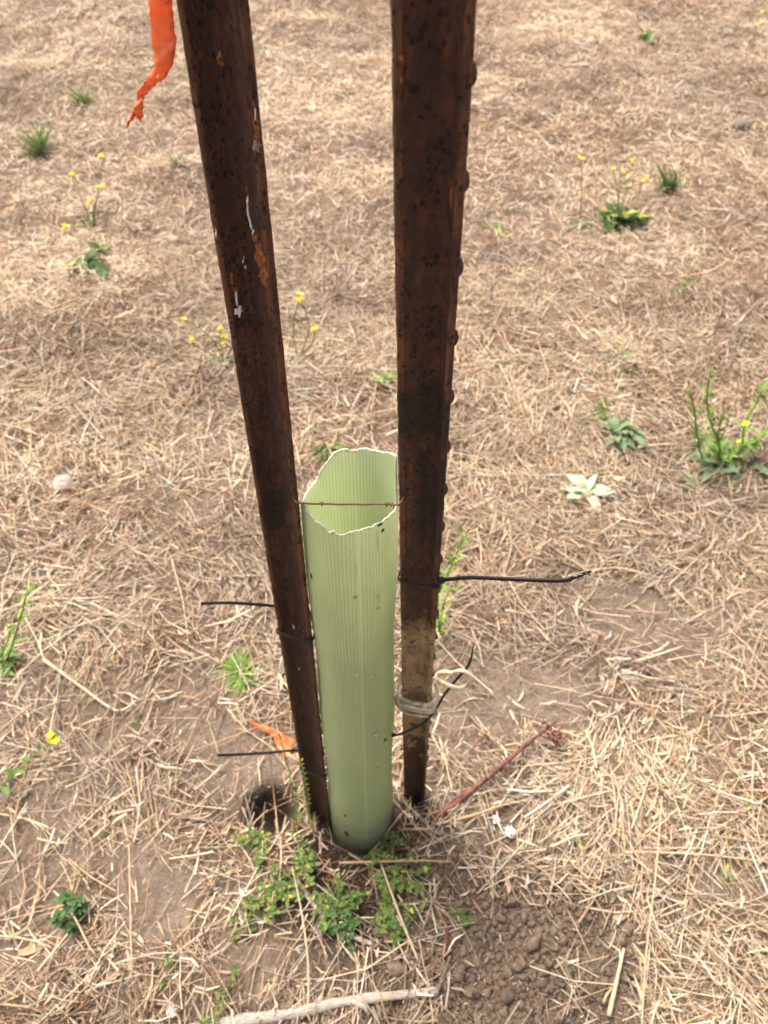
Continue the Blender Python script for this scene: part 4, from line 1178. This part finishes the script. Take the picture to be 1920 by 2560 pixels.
rosette(G(213, 672), 'green broad-leaved weed in the middle distance at left', 14, .07, 'broad', 'dark_green', .7)
rosette(G(252, 630), 'small green seedling right above the broad-leaved weed at left', 6, .055, 'broad', 'green', .9)
rosette(G(1618, 100), 'far small green rosette near the top right', 7, .06, 'broad', 'green', .6)
rosette(G(935, 605), 'faint small green weed between the two posts', 5, .03, 'lance', 'green', .6)
grass_tuft(G(105, 385), 'green grass tuft with brown base far left', 90, .085, 'green', .55)
grass_tuft(G(213, 262), 'small green grass tuft beyond the ribbon end', 60, .07, 'green', .5)
grass_tuft(G(437, 412), 'faint grey-green tuft beside the left post', 34, .055, 'grey_green', .6)
grass_tuft(G(1670, 480), 'dark green grass tuft far right beside the flowering weed', 70, .075, 'dark_green', .4)
rs = rosette(G(1545, 560), 'dark green rosette with thin yellow-flowered stems far right', 54, .10, 'lobed', 'dark_green', .6, 'yellow-flowered weeds')
rs['category'] = 'weed'; b = MW[rs.name].translation
for (x, y) in ((1530, 420), (1553, 428), (1582, 405), (1605, 452), (1614, 446), (1580, 438), (1572, 462)):
    tip = at_y(x, y, b.y + rnd.uniform(-.04, .06)); stem(rs, [b, b.lerp(tip, .55) + Vector((rnd.uniform(-.02, .02), 0, 0)), tip], .002, .001); flower_head(rs, tip, .0085, 2)
def stalks(name, base, label, tips, r, k):
    e = thing(name, base, label, 'weed', 'yellow-flowered weeds')
    for (x, y) in tips:
        tip = at_y(x, y, base.y + rnd.uniform(-.06, .06))
        stem(e, [base, base.lerp(tip, .5) + Vector((rnd.uniform(-.03, .03), 0, .01)), tip], .0022, .0013); flower_head(e, tip, r * 1.15, k + 1)
    for i in range(7): leaf(e, base + Vector((0, 0, .004)), dirv(rnd.uniform(0, 6.3), rnd.uniform(.1, .6)), .05, 'lance', 'grey_green')
    return e
stalks('flowering_weed', G(232, 570), 'thin weed with several small yellow flowers far left', [(259, 393), (181, 441), (255, 471), (222, 505), (166, 571), (144, 602)], .0085, 3)
stalks('flowering_weed', G(560, 900), 'thin yellow-flowered weed just left of the leaning post', [(553, 822), (556, 842), (480, 852), (464, 800), (530, 892), (560, 858)], .0065, 3)
stalks('flowering_weed', G(745, 900), 'thin yellow-flowered weed in the gap right of the leaning post', [(751, 738), (752, 752), (785, 825)], .0075, 3)
stalks('flowering_weed', G(1450, 560), 'single thin yellow-flowered stem right of the right post', [(1453, 398)], .008, 2)
stalks('flowering_weed', G(1540, 900), 'short stem with a pinpoint yellow flower at mid right', [(1541, 853)], .005, 1)
stalks('flowering_weed', G(1888, 105), 'thin tall flowering stem at the far upper right', [(1900, 30), (1895, 58)], .009, 1)

# ------------------------------------------------------------------ red-brown stem, sticks, stones, lint, loose straws
b = G(1050, 2070); tipp = on_ground(1392, 1802, .055)
ds = thing('dead_weed_stalk', b, 'red-brown dead weed stalk slanting up right from the right post foot', 'stalk')
P_ = spline([b + Vector((-.006, -.004, -.006)), b.lerp(tipp, .25) + Vector((0, -.006, .004)), b.lerp(tipp, .55) + Vector((0, -.004, .006)), b.lerp(tipp, .8), tipp], 6)
v, f = sweep(P_, [.0066 - .0042 * i / (len(P_) - 1) + .0009 * math.sin(i * 1.9) for i in range(len(P_))], 8); obj('stem', v, f, 'redstem', ds)
v, f = sweep([q_ + Vector((-.006, .004, -.003)) for q_ in P_[:9]], [.0042 - .0003 * i for i in range(9)], 7); obj('stem', v, f, 'redstem', ds)
seed_me = lump(9, 1, .3); seed_me.materials.append(MATS['redseed'])
def cluster(c, n, r):
    for k in range(n):
        o = link('seed', seed_me, None, ds)
        p = c + Vector((rnd.gauss(0, r), rnd.gauss(0, r), rnd.gauss(0, r * .5)))
        o.location = p - b; s = rnd.uniform(.0014, .0030); o.scale = (s * 1.3, s * .9, s * .9); o.rotation_euler = (rnd.uniform(0, 6), rnd.uniform(0, 6), rnd.uniform(0, 6))
cluster(at_y(1374, 1818, tipp.y - .012), 34, .008)
q_ = at_y(1388, 1850, tipp.y - .03); cluster(q_, 30, .008); stem(ds, [b.lerp(tipp, .86), q_], .0014, .001, 'redstem', 'side_stem')
q_ = at_y(1405, 1835, tipp.y - .02); cluster(q_, 12, .006)
cluster(b.lerp(tipp, .56) + Vector((.008, -.006, 0)), 12, .005); cluster(b.lerp(tipp, .62) + Vector((.02, -.008, -.01)), 8, .005)

def stick(name, label, pts, r0, r1, matl='stick'):
    P_ = [on_ground(x, y, l) for x, y, l in pts]; e = thing(name, P_[0], label, 'stick', 'fallen sticks')
    Q_ = spline(P_, 8); n = len(Q_)
    v, f = sweep(Q_, [(r0 + (r1 - r0) * i / (n - 1)) * (1 + .10 * math.sin(i * .7) + rnd.uniform(-.06, .06)) for i in range(n)], 12)
    obj('wood', v, f, matl, e); return e, Q_
e, Q_ = stick('weathered_stick', 'pale grey weathered stick lying along the bottom edge', [(430, 2590, .012), (560, 2558, .012), (720, 2536, .013), (850, 2506, .013), (960, 2492, .012), (1095, 2478, .010)], .0100, .0062)
v, f = sweep([Q_[26] + Vector((0, 0, .006)), Q_[28] + Vector((.004, -.010, .008)), Q_[28] + Vector((.012, -.020, .006))], [.005, .004, .003], 8); obj('snapped_twig', v, f, 'stick', e)
stick('weathered_stick', 'thin dark stick under the small-leaved weeds below the tube', [(740, 2200, .006), (800, 2280, .006), (860, 2330, .006), (935, 2362, .006)], .0045, .0035)
stick('weathered_stick', 'slim grey twig on bare soil left below the weeds', [(635, 2292, .004), (680, 2312, .004), (730, 2336, .004)], .002, .0012)
stick('weathered_stick', 'bent red-brown twig between the weeds and the dug clods', [(1118, 2320, .02), (1108, 2390, .010), (1082, 2430, .006), (1066, 2460, .004)], .0022, .003, 'redstem')
def stone(name, px, py, r, label, matl, sq=.6):
    p = G(px, py); me = lump(int(px), 3, .35); o = link(name, me, matl); o.location = p + Vector((0, 0, r * .25)); o.scale = (r, r * .8, r * sq); return tag(o, label, name.split('_')[-1], 'loose stones')
stone('pale_stone', 150, 1212, .030, 'pale grey flat stone in the straw at left', 'stone', .3)
stone('dark_stone', 1852, 318, .036, 'dark brown clod far off near the right edge', 'dark_stone', .6)  # a brown soil clod, shaped like the stone above
for px, py, r, lab in ((1275, 2078, .012, 'white tuft of lint below the red-brown stalk'), (1240, 2046, .007, 'smaller white tuft of lint under the red-brown stalk'), (428, 2520, .009, 'pale lint fluff in straw left of the weathered stick')):
    p = G(px, py, .006); e = thing('lint_tuft', p, lab, 'lint', 'tufts of lint')
    v, f = [], []
    for k in range(40):
        d = dirv(rnd.uniform(0, 6.3), rnd.uniform(-.2, 1.3)); o = p + Vector((rnd.gauss(0, r * .35), rnd.gauss(0, r * .3), rnd.gauss(0, r * .15))); s = d.cross(wz).normalized() * .0009
        i0 = len(v); L = r * rnd.uniform(.4, .9); v += [o - s, o + s, o + d * L + s, o + d * L - s]; f.append((i0, i0 + 1, i0 + 2, i0 + 3))
    obj('fibres', v, f, 'lint', e, False)
    lm = lump(4, 2, .4); c = link('core', lm, 'lint', e); c.scale = (r * .7, r * .6, r * .4)

def straw_stalk(label, pts, r, tint, leafy=0):
    P_ = [on_ground(x, y, l) for x, y, l in pts]; e = thing('straw_stalk', P_[0], label, 'straw', 'long loose straws')
    Q_ = spline(P_, 5) if len(P_) > 2 else [P_[0].lerp(P_[1], k / 6) for k in range(7)]
    n = len(Q_); v, f = sweep(Q_, [r * (1 - .45 * i / (n - 1)) for i in range(n)], 6)
    o = obj('stalk', v, f, 'straw', e); me = o.data
    a = me.attributes.new('col', 'FLOAT_COLOR', 'POINT'); a.data.foreach_set('color', np.tile(np.array([*tint, 1], np.float32), len(me.vertices)))
    for k in range(leafy):
        leaf(e, Q_[min(n - 1, 2 + k * 3)], (Q_[-1] - Q_[0]).normalized() + Vector((rnd.uniform(-.4, .4), rnd.uniform(-.3, .3), rnd.uniform(0, .2))), rnd.uniform(.02, .05), 'narrow', 'dry_leaf', 0, 'sheath')
    return e
S1, S2, S3 = (.64, .50, .32), (.52, .36, .20), (.70, .56, .38)
straw_stalk('long upright straw crossing the dug clods at lower right', [(1604, 2575, .02), (1616, 2380, .05), (1640, 2180, .07), (1655, 1990, .06)], .0019, S1, 2)
straw_stalk('short broad straw lying on the edge of the clods', [(1522, 2540, .012), (1560, 2370, .016)], .0042, S3)
straw_stalk('long thin bent straw below the leaning post', [(772, 2505, .02), (768, 2380, .03), (750, 2260, .035), (730, 2168, .03)], .0018, S1)
straw_stalk('long straight straw standing over bare soil at lower left', [(330, 2440, .015), (326, 2280, .03), (322, 2110, .03)], .0017, S1)
straw_stalk('bent straw reaching over the dark weed at lower left', [(150, 2235, .03), (190, 2300, .03), (225, 2370, .025), (250, 2400, .01)], .0019, S1)
straw_stalk('straw lying level across the front of the tube foot', [(848, 2157, .03), (960, 2154, .035), (1060, 2152, .03), (1130, 2154, .02)], .0024, S2)
straw_stalk('straw leaning against the right side of the tube foot', [(932, 2128, .02), (1003, 2034, .035)], .0022, S1)
straw_stalk('long tan straw under the red-brown stalk', [(1085, 2062, .008), (1170, 2042, .012), (1240, 2018, .012), (1304, 1988, .01)], .0032, S2)
straw_stalk('straw slanting through the right of the weed patch', [(1046, 2402, .012), (1000, 2290, .03), (950, 2152, .035)], .0023, S3)
straw_stalk('thick pale bent straw in the litter at left', [(108, 1648, .012), (200, 1715, .016), (290, 1776, .012), (340, 1752, .01)], .0036, S3)
straw_stalk('thin brown dry stem standing left of the leaning post foot', [(700, 2120, .0), (690, 2010, .05), (672, 1862, .10)], .0017, S2, 1)
straw_stalk('brown dry stem curving at the foot of the leaning post', [(790, 2110, .0), (775, 2040, .03), (757, 1985, .05)], .0018, (.40, .22, .11), 1)
straw_stalk('pale straw lying toward the pale rosette at right', [(1420, 1440, .012), (1540, 1420, .014), (1655, 1445, .012), (1690, 1425, .01)], .0030, S1)
straw_stalk('thick straw across the bare patch at right', [(1590, 1655, .012), (1710, 1615, .016)], .0034, S3)
straw_stalk('long straw running to the right edge above the clods', [(1560, 2130, .012), (1740, 2135, .016), (1930, 2155, .012)], .0024, S1)
straw_stalk('pale straw slanting up to the right edge', [(1790, 2075, .012), (1930, 1985, .016)], .0024, S3)
for px, py, L, az, lab in ((1532, 2293, .026, .1, 'tan oval dry leaf on the soil clods'), (1272, 2235, .03, 1.5, 'tan dry leaf below the white lint'), (45, 2385, .05, .3, 'tan dry leaf at the left edge of the foreground'), (262, 2455, .04, .6, 'orange-tan dry leaf in the foreground straw at left'), (1785, 2345, .03, 2.7, 'pale tan dry leaf in straw at lower right')):
    p = G(px, py, .009); e = thing('dry_leaf', p, lab, 'leaf', 'loose dry leaves'); leaf(e, p, dirv(az, .1), L, 'oval' if L < .03 else 'lance', 'dry_leaf', .2, 'blade')
